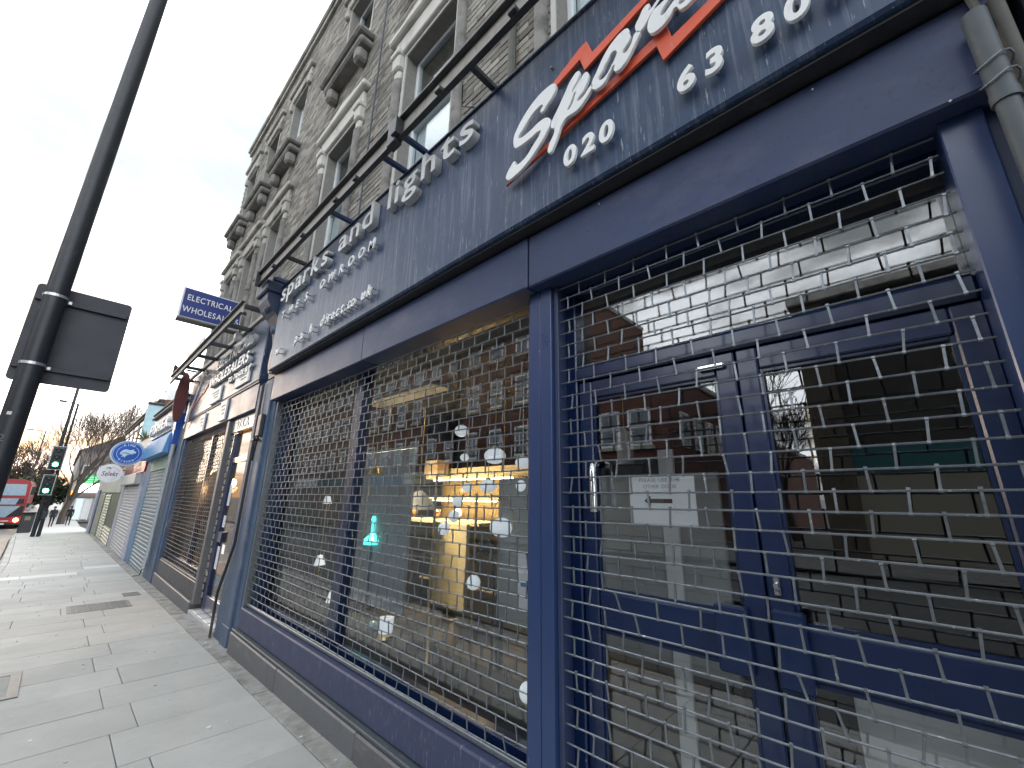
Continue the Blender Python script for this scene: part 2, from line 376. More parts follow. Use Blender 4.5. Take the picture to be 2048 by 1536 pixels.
# paving slabs, laid in courses across the pavement, every one its own piece
course = .527; y = -2.6 + .010
def slab_mesh(wx, wy, mat):
    b = MB(); g = .004
    b.box(g*.6, wx-g*.6, g, wy-g, -.034, 0, .004); return b.mesh('paving_slab', mat)
_sm = {}
r_i = 0
while y < 36:
    s = -.0165 if y < 30 else -.034
    odd = r_i % 2
    jx = rnd.uniform(-.22, .22) if y > 8.2 else 0.
    xs = [kx(y)+.125] + ([-.29+jx, .57+jx] if not odd else [-.14+jx, .72+jx]) + [1.43, 1.60]
    if 13.2 < y < 15.2 and rnd.random() < .8: pale = rnd.choice(((1, 2), (0, 1), (1,), (2,)))
    else: pale = ()
    for j in range(len(xs)-1):
        wx = xs[j+1]-xs[j]
        if wx < .05: continue
        kind = 'edge' if j == len(xs)-2 else 'slabpale' if j in pale else 'slab'
        key = (round(wx, 3), kind)
        if key not in _sm: _sm[key] = slab_mesh(wx, course, G_[kind])
        yy = y + (rnd.uniform(-.004, .004))
        link('paving_slab', _sm[key], pav, loc=(xs[j], yy, gz(y)+rnd.uniform(-.002, .0025)), rot=(math.atan(s)+rnd.uniform(-.002,.002), rnd.uniform(-.003, .003), 0))
    y += course; r_i += 1
b = MB()
for i in range(26): 
    y0 = 36 + i*2.0
    b.add([(kx(y0)+.12, y0, gz(y0)), (1.8, y0, gz(y0)), (1.8, y0+2, gz(y0+2)), (kx(y0+2)+.12, y0+2, gz(y0+2))], [(0,1,2,3)])
b.build('distant_paving', G_['slab'], pav)
# kerb stones
kerb_b = {}
kerb = MB().box(-.61, -.50, -10, -9.1, gz(-10)-.12, gz(-10)+.0, .01).build('kerb', G_['kerb'], None, kind='structure')
y = -3.0
while y < 62:
    ln = .91
    b = MB(); x0, x1 = kx(y), kx(y+ln)
    z0, z1 = gz(y)+rnd.uniform(-.003,.004), gz(y+ln)+rnd.uniform(-.003,.004)
    v = []
    for (x, yy, z) in ((x0, y+.004, z0), (x1, y+ln-.004, z1)):
        v += [(x-.005, yy, z-.16), (x+.125, yy, z-.16), (x+.125, yy, z), (x+.018, yy, z), (x, yy, z-.016)]
    f = [(0,1,2,3,4), (9,8,7,6,5)] + [(i, 5+i, 5+(i+1) % 5, (i+1) % 5) for i in range(5)]
    b.add(v, f); b.build('kerb_stone', G_['kerb'], kerb); y += ln

# covers let into the pavement
def cover(name, label, x0, x1, y0, y1, rows, cols, fm, pm, frame=.03):
    ym = (y0+y1)/2; t = thing(name, label, 'cover', ((x0+x1)/2, ym, gz(ym)))
    T = Matrix.Translation((0, ym, gz(ym)+.002)) @ Matrix.Rotation(math.atan(-.0165), 4, 'X') @ Matrix.Translation((0, -ym, 0))
    b = MB()
    b.box(x0, x1, y0, y0+frame, -.02, .006, .002, T).box(x0, x1, y1-frame, y1, -.02, .006, .002, T).box(x0, x0+frame, y0+frame, y1-frame, -.02, .006, .002, T).box(x1-frame, x1, y0+frame, y1-frame, -.02, .006, .002, T)
    b.build('frame', fm, t)
    pl = MB().box(x0+frame, x1-frame, y0+frame, y1-frame, -.02, .002, 0, T).build('plate', pm, t)
    if rows:
        dx = (x1-x0-2*frame-.02)/cols; dy = (y1-y0-2*frame-.02)/rows; b = MB()
        for i in range(cols):
            for j in range(rows):
                b.box(x0+frame+.01+i*dx+.008, x0+frame+.01+(i+1)*dx-.008, y0+frame+.01+j*dy+.008, y0+frame+.01+(j+1)*dy-.008, .002, .005, 0, T)
        b.build('tread_studs', pm, t, kind='stuff')
iron = mk('worn iron cover', (.16,.165,.165), .55, metal=.3, nscale=30, namt=.15)
conc = mk('concrete cover infill', (.30,.31,.30), .8, nscale=5, namt=.12, bump=(80,.2,.003))
cover('service_cover', 'rectangular concrete filled metal service cover in the near pavement', -.42, .105, 5.55, 6.32, 0, 0, iron, conc, .07)
cover('manhole_cover', 'dark studded rectangular manhole cover across the middle of the pavement', .42, 1.12, 9.0, 9.62, 6, 10, iron, iron, .03)
cover('stopcock_cover', 'small dark square cover by the second shop plinth', 1.10, 1.32, 10.0, 10.35, 0, 0, iron, iron, .02)
# trodden gum and litter flecks
b = MB()
for k in range(150):
    x = rnd.uniform(-.4, 1.5) if k % 3 else rnd.uniform(1.15, 1.53); yy = rnd.uniform(2.6, 14); r = rnd.uniform(.005, .016)*(1.5 if k % 17 == 0 else 1)
    a0 = rnd.uniform(0, 6); e = rnd.uniform(.45, 1)
    pts = [(x+r*math.cos(a0+i*.785)*rnd.uniform(.7, 1.1), yy+r*e*math.sin(a0+i*.785)*rnd.uniform(.7, 1.1)) for i in range(8)]
    b.prism(pts, lambda u, v_, s_: (u, v_, gz(v_)+(.0062 if s_ == 0 else .001)))
b.build('chewing_gum', mk('trodden gum', (.62,.64,.62), .7, island=.3), None, kind='stuff', label='pale trodden gum spots and litter flecks on the pavement', category='gum')
# ================================================================== near shopfront
shop = thing('shopfront', 'navy shopfront with script lettering fascia, long display window and glazed double doors', 'shopfront', (1.6, 2.5, gz(2.5)))
FX, BX, PX, GX, WX = 1.45, 1.55, 1.62, 1.665, 1.80
fas = MB().box(FX, 1.845, -.48, 5.56, 2.985, 4.13, .012).build('fascia_panel', G_['fascia'], shop)
MB().box(FX+.03, 1.84, -.47, 5.55, 2.970, 2.984, 0).build('soffit_shade_sheet', G_['steelblack'], shop)  # black sheet paints in the shade band under the fascia
MB().box(FX-.012, 1.86, -.47, 5.57, 4.131, 4.150, .004).build('fascia_capping', G_['fascia'], shop)
for y0, y1, dx in ((-.42, 1.3705, 0), (1.3765, 3.282, .006), (3.288, 5.61, .002)):
    MB().box(BX-dx, 1.76, y0, y1, 2.637, 2.960, .008).build('shutter_box', G_['box'], shop)
# posts
MB().box(PX, 1.80, 1.268, 1.340, -.05, 2.636, .003).box(PX+.004, 1.79, 1.345, 1.422, -.05, 2.634, .003).box(PX+.02, 1.79, 1.339, 1.346, -.05, 2.63, 0).build('post', G_['post'], shop)
MB().box(PX, 1.80, -.335, -.24, -.02, 2.636, .004).build('post', G_['post'], shop)
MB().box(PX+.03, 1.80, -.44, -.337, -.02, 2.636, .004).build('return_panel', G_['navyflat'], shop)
MB().box(PX-.005, 1.80, 5.60, 5.745, -.12, 2.70, .006).build('post', G_['pil'], shop)
MB().box(PX+.005, 1.70, 5.548, 5.598, .13, 2.634, .004).build('grille_guide', G_['galv'], shop)
MB().box(PX+.025, 1.70, 1.4235, 1.447, .13, 2.634, .003).build('grille_guide', G_['navyflat'], shop)
MB().box(PX+.025, 1.70, 1.240, 1.2665, .02, 2.634, .003).build('grille_guide', G_['navyflat'], shop)
# sill and plinth of the long window
MB().box(1.605, 1.72, 1.45, 5.546, .135, .338, .01).build('sill_panel', mk('violet tread sill', (.038,.05,.11), .55, nscale=3, namt=.08, dirt=[((.30,.31,.36), .58, .72, 12, (1,6,1), .5)], bump=(40,.2,.004)), shop)
MB().box(1.568, 1.80, 1.43, 5.60, .107, .132, .006).build('sill_trim', G_['pipe'], shop)
yb = 1.43
pl = None
for i, ln in enumerate((1.35, 1.40, 1.42)):
    z = gz(yb+ln)-.10
    o = MB().box(1.555+.003*(i % 2), 1.80, yb+.003, yb+ln-.003, z, .104, .010).build('plinth_stone', G_['granite'], shop); yb += ln
MB().box(1.64, 1.9, 1.24, 5.6, -.3, .10).build('plinth_core', G_['dark'], shop)
# display window joinery and panes (behind the grille)
win = MB().box(1.76, 1.84, 1.44, 5.58, .30, .36, .005).box(1.76, 1.84, 1.44, 5.58, 2.66, 2.74, .005).box(1.76, 1.84, 5.46, 5.58, .36, 2.66, .005).box(1.76, 1.84, 1.44, 1.47, .36, 2.66, .005).build('display_window', G_['frame'], shop)
MB().box(1.755, 1.86, 3.60, 3.765, .36, 2.66, .008).build('mullion', G_['frame'], win)
for y0, y1 in ((1.47, 3.60), (3.765, 5.46)):
    MB().box(1.800, 1.806, y0, y1, .36, 2.66).build('pane', G_['shopglass'], win)
# door set
ds = MB().box(1.755, 1.85, 1.205, 1.268, .02, 2.70, .006).box(1.755, 1.85, -.30, -.245, .02, 2.70, .006).box(1.755, 1.85, -.245, 1.205, 2.60, 2.70, .006).build('door_surround', G_['frame'], shop)
MB().box(1.745, 1.86, -.245, 1.205, 2.105, 2.185, .014).build('transom', G_['frame'], ds)
MB().box(1.800, 1.806, -.245, 1.205, 2.185, 2.60).build('fanlight', G_['shopglass'], ds)
def door(y0, y1, label, latch):
    ya, yb_ = y0, y1
    d = MB().box(1.765, 1.82, ya, ya+.075, .03, 2.10, .006).build('door', G_['frame'], shop, label=label)
    MB().box(1.765, 1.82, yb_-.075, yb_, .03, 2.10, .006).build('stile', G_['frame'], d)
    MB().box(1.767, 1.818, ya+.0755, yb_-.0755, 2.010, 2.10, .006).build('rail', G_['frame'], d)
    MB().box(1.767, 1.818, ya+.0755, yb_-.0755, .955, 1.115, .010).build('rail', G_['frame'], d)
    MB().box(1.767, 1.818, ya+.0755, yb_-.0755, .03, .20, .006).build('rail', G_['frame'], d)
    for z0, z1 in ((.20, .955), (1.115, 2.01)):
        MB().box(1.795, 1.801, ya+.074, yb_-.074, z0, z1).build('pane', G_['shopglass'], d)
    for z0, z1 in ((.20, .955), (1.115, 2.01)):
        b = MB()
        b.box(1.780, 1.794, ya+.0755, ya+.087, z0+.001, z1-.001).box(1.780, 1.794, yb_-.087, yb_-.0755, z0+.001, z1-.001).box(1.780, 1.794, ya+.088, yb_-.088, z1-.012, z1-.001).box(1.780, 1.794, ya+.088, yb_-.088, z0+.001, z0+.012)
        b.build('glazing_bead', G_['frame'], d)
    return d
dl = door(.447, 1.20, 'left hand glazed door leaf with a paper notice inside', 0)
dr = door(-.242, .440, 'right hand glazed door leaf', 1)
MB().box(1.725, 1.764, .505, .615, .935, 1.150, .006).build('letter_plate', G_['frame'], dl)
MB().box(1.725, 1.764, .335, .430, .930, 1.160, .006).build('letter_plate', G_['frame'], dr)
MB().box(1.748, 1.764, .395, .415, 1.20, 1.26, .004).lathe([(.008,0),(.008,.012)], (1.747, .405, 1.235), (-1,0,0), 10).build('lock', G_['chrome'], dr)
MB().box(1.740, 1.764, .48, .585, 2.035, 2.058, .005).build('door_closer', G_['chrome'], dl)
MB().tube([(1.72,1.105,1.455),(1.72,1.105,1.64),(1.727,1.107,1.665),(1.745,1.110,1.678),(1.766,1.113,1.68)], .019, 10).tube([(1.72,1.105,1.47),(1.766,1.115,1.47)], .014, 8).build('pull_handle', G_['chrome'], dl, smooth=True)
ntc = thing('paper_notice', 'white paper notice reading PLEASE USE THE OTHER DOOR with a black arrow', 'notice', (1.8035, .81, 1.40))
MB().box(1.8032, 1.8042, .666, .962, 1.410, 1.616).build('sheet', G_['paper'], ntc)
def flat(text, y_left, z, span, size, X, mat, par, off=0.):
    write(text, FACADE, (X, y_left, z), span, size, mat, par, ext=.0006, off=off)
flat('PLEASE USE THE', .910, 1.590, .185, .022, 1.8031, G_['greyink'], ntc)
flat('OTHER DOOR', .892, 1.562, .150, .022, 1.8031, G_['greyink'], ntc)
b = MB(); ar = [(.893,1.508),(.862,1.530),(.862,1.517),(.765,1.517),(.765,1.499),(.862,1.499),(.862,1.486)]
b.prism(ar, lambda u, v_, s_: (1.8026 if s_ == 0 else 1.8031, u, v_)); b.build('arrow', G_['ink'], ntc)

# ---- fascia lettering
X0 = FX-.001
write('sparks and lights', FACADE, (X0, 5.32, 3.825), 3.60, .325, G_['letter'], fas, ext=.06, off=.012, gap=.13, space=.30)
def spread(text, ys, z, size, mat, ext=.02, off=.012, shear=.12):
    for ch, yy in zip(text, ys):
        if ch == ' ': continue
        me, wd = glyph(ch, size, .014, off, shear); mn = me.copy(); mn.materials.clear(); mn.materials.append(mat)
        o = link('letter', mn, fas); o.matrix_basis = Matrix.Translation((X0-.035, yy+wd/2, z)) @ FACADE
        MB().tube([(X0-.036, yy+.01, z+size*.55), (X0, yy+.01, z+size*.55)], .005, 6).tube([(X0-.036, yy-.01, z+size*.12), (X0, yy-.01, z+size*.12)], .005, 6).build('standoff', G_['greylet'], fas)
spread('THE', (5.16, 4.93, 4.72), 3.555, .14, G_['whitelet'])
spread('S OWROOM', (4.46, 0, 4.05, 3.83, 3.62, 3.42, 3.22, 3.04), 3.555, .14, G_['whitelet'])
spread('w pa k direct.co uk', (5.14, 0, 4.57, 4.42, 0, 4.17, 0, 3.90, 3.80, 3.74, 3.66, 3.56, 3.47, 3.40, 3.33, 3.26, 0, 3.08, 2.98), 3.095, .15, G_['whitelet'])
for ch, yy in zip('02063800', (.968, .865, .761, .391, .283, .115, .008, -.10)):
    me, wd = glyph(ch, .150, .016, .035, .12); mn = me.copy(); mn.materials.clear(); mn.materials.append(G_['whitelet'])
    o = link('letter', mn, fas); o.matrix_basis = Matrix.Translation((X0-.03, yy+wd/2, 3.118)) @ FACADE
    MB().tube([(X0-.031, yy, 3.19), (X0, yy, 3.19)], .006, 6).tube([(X0-.031, yy, 3.14), (X0, yy, 3.14)], .006, 6).build('standoff', G_['greylet'], fas)
# script logo, drawn as outlines on the fascia plane
def onf(pts, X):
    out = []
    for a, c_ in pts:
        p = at(1000+a*.24085, c_*.24085, X=X); out.append((p.y, p.z))
    return out
def signcurve(name, outs, xf, xb, mat, bev=.0015):
    cu = bpy.data.curves.new(name, 'CURVE'); cu.dimensions = '2D'; cu.fill_mode = 'BOTH'; cu.extrude = (xb-xf)/2-bev; cu.bevel_depth = bev; cu.bevel_resolution = 1
    for k_, (pts, smooth_) in enumerate(outs):
        s_ = cu.splines.new('BEZIER' if smooth_ else 'POLY')
        q = [(-y, z) for y, z in pts]
        if smooth_:
            s_.bezier_points.add(len(q)-1)
            for bp, c_ in zip(s_.bezier_points, q): bp.co = (*c_, 0); bp.handle_left_type = bp.handle_right_type = 'AUTO'
            s_.resolution_u = 5
        else:
            s_.points.add(len(q)-1)
            for bp, c_ in zip(s_.points, q): bp.co = (*c_, 0, 1)
        s_.use_cyclic_u = True
    o = bpy.data.objects.new(name, cu); col.objects.link(o)
    dg = bpy.context.evaluated_depsgraph_get(); me = bpy.data.meshes.new_from_object(o.evaluated_get(dg)); bpy.data.objects.remove(o); bpy.data.curves.remove(cu)
    me.materials.clear(); me.materials.append(mat)
    o = link(name, me, fas); o.matrix_basis = Matrix.Translation(((xf+xb)/2, 0, 0)) @ FACADE
    return o
XS, XB_ = 1.385, 1.403
S_ = [(445,695),(462,715),(456,750),(425,812),(385,872),(345,930),(334,925),(358,868),(300,905),(240,985),(190,1070),(150,1142),(158,1150),(250,1085),(330,1008),(385,978),(414,992),(412,1030),(385,1095),(300,1240),(200,1380),(120,1458),(75,1490),(50,1480),(55,1450),(85,1388),(120,1340),(124,1370),(195,1325),(275,1205),(330,1112),(338,1082),(310,1092),(250,1145),(160,1212),(125,1226),(112,1195),(118,1130),(135,1085),(200,960),(290,830),(370,745)]
P_ = [(648,590),(658,605),(640,660),(600,768),(614,745),(668,656),(708,602),(732,615),(722,672),(690,748),(638,838),(690,800),(738,728),(765,700),(750,745),(700,832),(640,910),(575,955),(545,978),(505,1040),(480,1115),(440,1220),(415,1266),(397,1260),(402,1220),(452,1062),(428,1062),(424,1035),(488,885),(535,780),(600,645)]
PH = [(624,760),(600,800),(578,860),(556,915),(568,912),(600,862),(616,810)]
A_ = [(1045,238),(1068,248),(1064,285),(1078,288),(1070,332),(1012,438),(1035,440),(1085,370),(1132,262),(1160,262),(1140,312),(1090,420),(1020,540),(975,584),(945,578),(950,535),(905,602),(850,700),(800,735),(762,728),(762,690),(800,600),(880,430),(955,322),(1005,268)]
AH = [(968,418),(930,430),(895,490),(845,590),(812,655),(832,664),(868,640),(925,545),(960,470)]
R_ = [(1128,243),(1124,212),(1155,145),(1205,50),(1238,32),(1230,90),(1300,5),(1370,-85),(1470,-195),(1490,-185),(1440,-80),(1340,20),(1255,105),(1215,180),(1168,250),(1150,266)]
K_ = [(1228,195),(1262,105),(1350,-30),(1430,-120),(1470,-140),(1442,-65),(1360,50),(1328,118),(1346,126),(1410,50),(1490,-60),(1560,-140),(1582,-120),(1525,-25),(1478,18),(1492,34),(1560,-20),(1640,-120),(1662,-100),(1590,0),(1500,72),(1455,55),(1400,142),(1320,236),(1262,270),(1234,260)]
for nm, o_ in (('S', [(S_, True)]), ('p', [(P_, True), (PH, True)]), ('a', [(A_, True), (AH, True)]), ('r', [(R_, True)]), ('k', [(K_, True)])):
    signcurve('script_letter', [(onf(p_, XS), s_) for p_, s_ in o_], XS, XB_, G_['whitelet'])
UB = [(440,690),(665,395),(716,345),(762,435),(1170,2),(1368,-200),(1420,-205),(1222,2),(702,578),(662,490),(465,712)]
LB = [(88,1502),(395,1192),(495,1090),(1288,300),(1382,215),(1422,308),(1732,0),(1935,-200),(2030,-205),(1832,0),(1356,496),(1300,378),(480,1142),(398,1216)]
signcurve('lightning_bolt', [(onf(UB, 1.42), False)], 1.420, 1.436, G_['orange'], .0015)
signcurve('lightning_bolt', [(onf(LB, 1.42), False)], 1.420, 1.436, G_['orange'], .0015)
for yy, zz_ in ((1.25,3.45), (1.0,3.62), (.8,3.5), (.55,3.72), (.95,3.75), (.4,3.6), (1.1,3.9), (.3,3.85)):
    MB().tube([(1.43, yy, zz_), (FX, yy, zz_)], .008, 6).build('standoff', G_['greylet'], fas)

# ---- security grilles: rods joined by links in brick bond
def grille(label, y0, y1, z0, z1, pitch, cat_loc, amp=.012, X=GX, nmax=300, gm='galv'):
    g = thing('security_grille', label, 'grille', (X, (y0+y1)/2, z0), 'roller security grilles of the two shops')
    rows = int((z1-z0)/.0675)
    def off(y, r): return amp*math.sin(y*1.7+r*.19)*math.sin(math.pi*(r+1)/(rows+2)) + .0022*math.sin(y*9+r*2.3)
    def rz(y, r): return z0 + r*.0675 + .004*math.sin(y*2.1+r*.7)*min(1, (rows-r)/6) + .0025*math.sin(r*5.1)
    for r in range(rows):
        n = max(8, int((y1-y0)/.11)); pts = [(X+off(y0+(y1-y0)*i/n, r), y0+(y1-y0)*i/n, rz(y0+(y1-y0)*i/n, r)) for i in range(n+1)]
        MB().tube(pts, .0038, 6).build('rod', G_[gm], g, smooth=True)
    lk = MB(); h = .0675
    lk.box(-.0026, .0026, -.0034, .0034, -.004, h+.004)
    for z in (0, h):
        lk.tube([(0, -.0046, z), (0, .0046, z)], .0061, 7)
    lme = lk.mesh('link', G_[gm])
    cells = []
    for r in range(rows-1):
        k = 0; y = y0 + .03 + (pitch/2 if r % 2 else 0)
        while y < y1-.01:
            cells.append((r, y)); y += pitch
    cells.sort(key=lambda c_: (c_[1]**2 + (z0+c_[0]*.0675-EYE)**2))
    rest = MB()
    for i, (r, y) in enumerate(cells):
        y2 = y + rnd.gauss(0, .005); tilt = rnd.gauss(0, .06) if r*.0675+z0 > 1.15 else rnd.gauss(0, .11)
        p = Vector((X+off(y2, r), y2, rz(y2, r))); q = Vector((X+off(y2, r+1), y2+tilt*.0675, rz(y2, r+1)))
        if i < nmax:
            link('link', lme, g, loc=p, rot=(-tilt, (q.x-p.x)/.0675, 0))
        else:
            M = Matrix.Translation(p) @ Matrix.Rotation(-tilt, 4, 'X') @ Matrix.Rotation((q.x-p.x)/.0675, 4, 'Y')
            rest.add([M @ Vector(v_) for v_ in lk.v], lk.f)
    if rest.v: rest.build('link_mass', G_[gm], g, kind='stuff')
    MB().box(X-.012, X+.012, y0+.005, y1-.005, z0-.030, z0-.004, .004).build('bottom_bar', G_[gm], g)
    return g
grille('brick bond steel roller grille drawn down over the double doors', -.232, 1.262, .06, 2.70, .154, None, amp=.005)
grille('long brick bond steel roller grille over the lamp display window', 1.428, 5.56, .375, 2.70, .134, None, amp=.009)

# ---- pilaster, console and small fittings between the two shops
pil = thing('pilaster', 'slate blue pilaster with carved console between the two shops', 'pilaster', (1.6, 6.05, gz(6)))
MB().box(1.585, 1.85, 5.748, 6.02, -.13, 2.98, .012).box(1.60, 1.85, 6.023, 6.36, -.14, 2.98, .012).build('shaft', G_['pil'], pil)
MB().box(1.578, 1.85, 5.742, 6.025, -.14, .10, .006).build('pedestal', G_['pil'], pil)
con = MB()
prof = [(1.585,2.99),(1.575,3.10),(1.57,3.3),(1.555,3.5),(1.52,3.66),(1.44,3.78),(1.36,3.86),(1.31,3.95),(1.31,4.05),(1.85,4.05),(1.85,2.99)]
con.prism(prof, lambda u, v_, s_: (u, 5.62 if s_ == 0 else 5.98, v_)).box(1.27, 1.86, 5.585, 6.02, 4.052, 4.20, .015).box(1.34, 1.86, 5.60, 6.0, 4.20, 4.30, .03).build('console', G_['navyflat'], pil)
b = MB()
for z in (3.05, 3.18, 3.31, 3.44): MB().box(1.545, 1.58, 5.70, 5.90, z, z+.09, .012).build('carving', G_['pil'], pil)
MB().ell((1.51, 5.80, 3.62), .05, .07, .06).build('carved_boss', G_['pil'], pil); MB().ell((1.39, 5.80, 3.87), .055, .09, .05).build('carved_boss', G_['pil'], pil)
al = thing('alarm_box', 'pale orange alarm box at the end of the near fascia', 'alarm', (1.5, 5.66, 3.0))
MB().prism([(5.60,3.02),(5.72,3.00),(5.79,3.12),(5.78,3.30),(5.71,3.40),(5.60,3.38)], lambda u, v_, s_: (1.50 if s_ == 0 else 1.585, u, v_)).build('case', mk('faded orange plastic', (.62,.40,.24), .5), al)
MB().prism([(5.63,3.16),(5.73,3.15),(5.74,3.27),(5.64,3.28)], lambda u, v_, s_: (1.497 if s_ == 0 else 1.4995, u, v_)).build('badge', G_['white'], al)
cb = thing('cable', 'black cables dropping down the blue pilaster to the pavement', 'cable', (1.57, 6.1, -.1))
for dy, sw in ((0, .02), (.03, .05)):
    pts = [(1.573, 6.08+dy, 2.95), (1.573, 6.06+dy, 2.3), (1.575, 6.07+dy, 1.5), (1.57, 6.05+dy, .95), (1.552, 6.15+sw, .62), (1.545, 6.27+sw, .38), (1.545, 6.25+sw, .05), (1.535, 6.2+sw, -.085)]
    MB().tube(pts, .011, 6).build('strand', G_['black'], cb, smooth=True)
lt = thing('wall_box', 'small dark junction box with hanging cable high on the pilaster', 'box', (1.56, 5.86, 2.2))
MB().box(1.535, 1.584, 5.79, 5.93, 2.22, 2.50, .01).build('case', G_['signback'], lt)
MB().tube([(1.56, 5.88, 2.22), (1.55, 5.88, 2.10), (1.55, 5.92, 1.98), (1.56, 5.95, 1.93)], .012, 6).box(1.50, 1.575, 5.82, 5.95, 2.16, 2.19, .006).build('bracket', G_['black'], lt)
# drainpipes and neighbour at the near end
dp = thing('drainpipe', 'grey drainpipe with wire ties at the near end of the fascia', 'drainpipe', (1.5, -.36, .1))
MB().tube([(1.50,-.350,.03),(1.50,-.352,2.55)], .023, 14).tube([(1.50,-.352,2.54),(1.50,-.352,2.845)], .0265, 14).tube([(1.50,-.352,2.53),(1.50,-.352,2.56)], .029, 14).build('pipe', G_['pipe'], dp, smooth=True)
for z in (2.60, 2.66):
    MB().tube([(1.50+.033*math.cos(a), -.354+.036*math.sin(a), z+.01*math.sin(a*2)) for a in [i*.5 for i in range(13)]], .003, 5).build('wire_tie', G_['galv'], dp)
MB().tube([(1.52,-.37,2.80),(1.53,-.36,2.95),(1.50,-.34,3.15)], .008, 6).tube([(1.53,-.375,2.80),(1.54,-.37,2.95),(1.52,-.36,3.15)], .008, 6).build('wire_tail', G_['pipebrown'], dp)
dp2 = thing('waste_pipe', 'thin dirty brown pipe behind the grey drainpipe', 'drainpipe', (1.53, -.41, .1))
MB().tube([(1.545,-.405,.03),(1.545,-.405,2.9)], .018, 10).build('pipe', G_['pipebrown'], dp2, smooth=True)
nb = thing('neighbouring_shopfront', 'dark blue grey shopfront cut off by the picture edge beyond the drainpipe', 'shopfront', (1.6, -1.6, .05))
MB().box(1.585, 1.9, -1.2, -.46, .0, 4.3, .01).build('pilaster', mk('dark slate paint', (.05,.065,.085), .6, nscale=5, namt=.2), nb)
MB().box(1.545, 1.584, -.52, -.47, .05, 4.2, .006).build('conduit', G_['pipe'], nb)
MB().box(1.65, 1.9, -6, -1.2, .0, 4.3, .01).build('shopfront_wall', G_['navyflat'], nb)

for yy, zz_ in ((.02, 2.93), (-.27, 2.642), (.9, 2.93), (2.2, 2.93), (3.9, 2.93)):
    MB().ell((BX-.002, yy, zz_), .003, .004, .004, 8, 6).build('rivet', G_['band'], shop)
# ================================================================== brick building above the shops
bld = thing('brick_building', 'three storey sooty brick terrace with stone window surrounds above the navy shops', 'building', (3, 6, -.2))
WXF = 1.85; ROOF = 11.25; YE = 12.55
cen = [.87, 3.17, 5.47, 8.30, 10.0, 11.70]
ops = []
for i, c_ in enumerate(cen):
    wv = .50 if i < 3 else .44
    ops.append((c_-wv, c_+wv, 4.62, 6.82, 1, i)); ops.append((c_-wv+.03, c_+wv-.03, 8.28, 10.05, 2, i))
def wall_cells(y0, y1, z0, z1, holes):
    ys = sorted({y0, y1, *[h for o in holes for h in o[:2]]}); zs = sorted({z0, z1, *[h for o in holes for h in o[2:4]]})
    for a, b_ in zip(ys, ys[1:]):
        for c_, d in zip(zs, zs[1:]):
            if not any(o[0] < (a+b_)/2 < o[1] and o[2] < (c_+d)/2 < o[3] for o in holes): yield a, b_, c_, d
mw = MB()
for a, b_, c_, d in wall_cells(-8, YE-.02, 2.7, ROOF-.1, ops): mw.box(1.860, 2.10, a, b_, c_, d)
wall = mw.build('wall', G_['mortar'], bld)
MB().box(2.11, 9, -8, YE-.05, -.6, ROOF-.2).build('core', G_['dark'], bld) if False else None
MB().box(1.9, 9, YE-.02, YE, -.6, ROOF-.1).box(2.11, 9, -8, YE-.03, ROOF-.6, ROOF-.1).build('gable_wall', G_['brick'], bld)
bm_ = MB().box(.0, .06, .0045, .2205, .004, .0685, .003); bme = bm_.mesh('brick', G_['brick'])
cells = []
r_ = 0; z = 4.05
while z < ROOF-.22:
    y = -3.075 + (.1125 if r_ % 2 else 0)
    while y < YE-.2:
        cells.append((y, z)); y += .225
    z += .075; r_ += 1
rest = MB(); near_ = []
def hits(y, z):
    for o in ops:
        if y < o[1]+.001 and y+.225 > o[0]-.001 and z+.075 > o[2] and z < o[3]: return o
    return None
for y, z in cells:
    o = hits(y, z)
    if o is None: near_.append((y, z))
    else:
        for a, b_ in ((y, min(y+.225, o[0])), (max(y, o[1]), y+.225)):
            if b_-a > .04: rest.box(WXF+rnd.uniform(-.002,.003), WXF+.06, a+.0045, b_-.0045, z+.004, z+.0685)
seen = [c_ for c_ in near_ if c_[0] > .3 and c_[1] > 4.5-.02*c_[0]]
seen.sort(key=lambda c_: (c_[0]+.1)**2+1.85**2+(c_[1]-EYE)**2)
top300 = set(seen[:300])
for c_ in near_:
    x = WXF+rnd.uniform(-.003, .004)
    if c_ in top300: link('brick', bme, wall, loc=(x, c_[0], c_[1]))
    else: rest.add([(p[0]+x, p[1]+c_[0], p[2]+c_[1]) for p in [(a,b_,d) for a in (0,.06) for b_ in (.0045,.2205) for d in (.004,.0685)]], [(0,1,3,2), (0,4,5,1), (2,3,7,6), (0,2,6,4), (1,5,7,3)])
rest.build('brickwork', G_['brick'], wall, kind='stuff')
MB().box(1.74, 2.3, -8, YE+.06, ROOF-.02, ROOF+.10, .02).box(1.79, 2.3, -8, YE+.03, ROOF-.12, ROOF-.021, .01).build('cornice', G_['stone'], bld)
MB().tube([(1.80, 4.35, 4.2), (1.80, 4.36, ROOF-.2)], .012, 6).build('wall_cable', G_['pipe'], bld)
MB().tube([(1.80, 1.78, 4.2), (1.80, 1.79, ROOF-.2)], .035, 8).build('downpipe', G_['pipebrown'], bld, smooth=True)
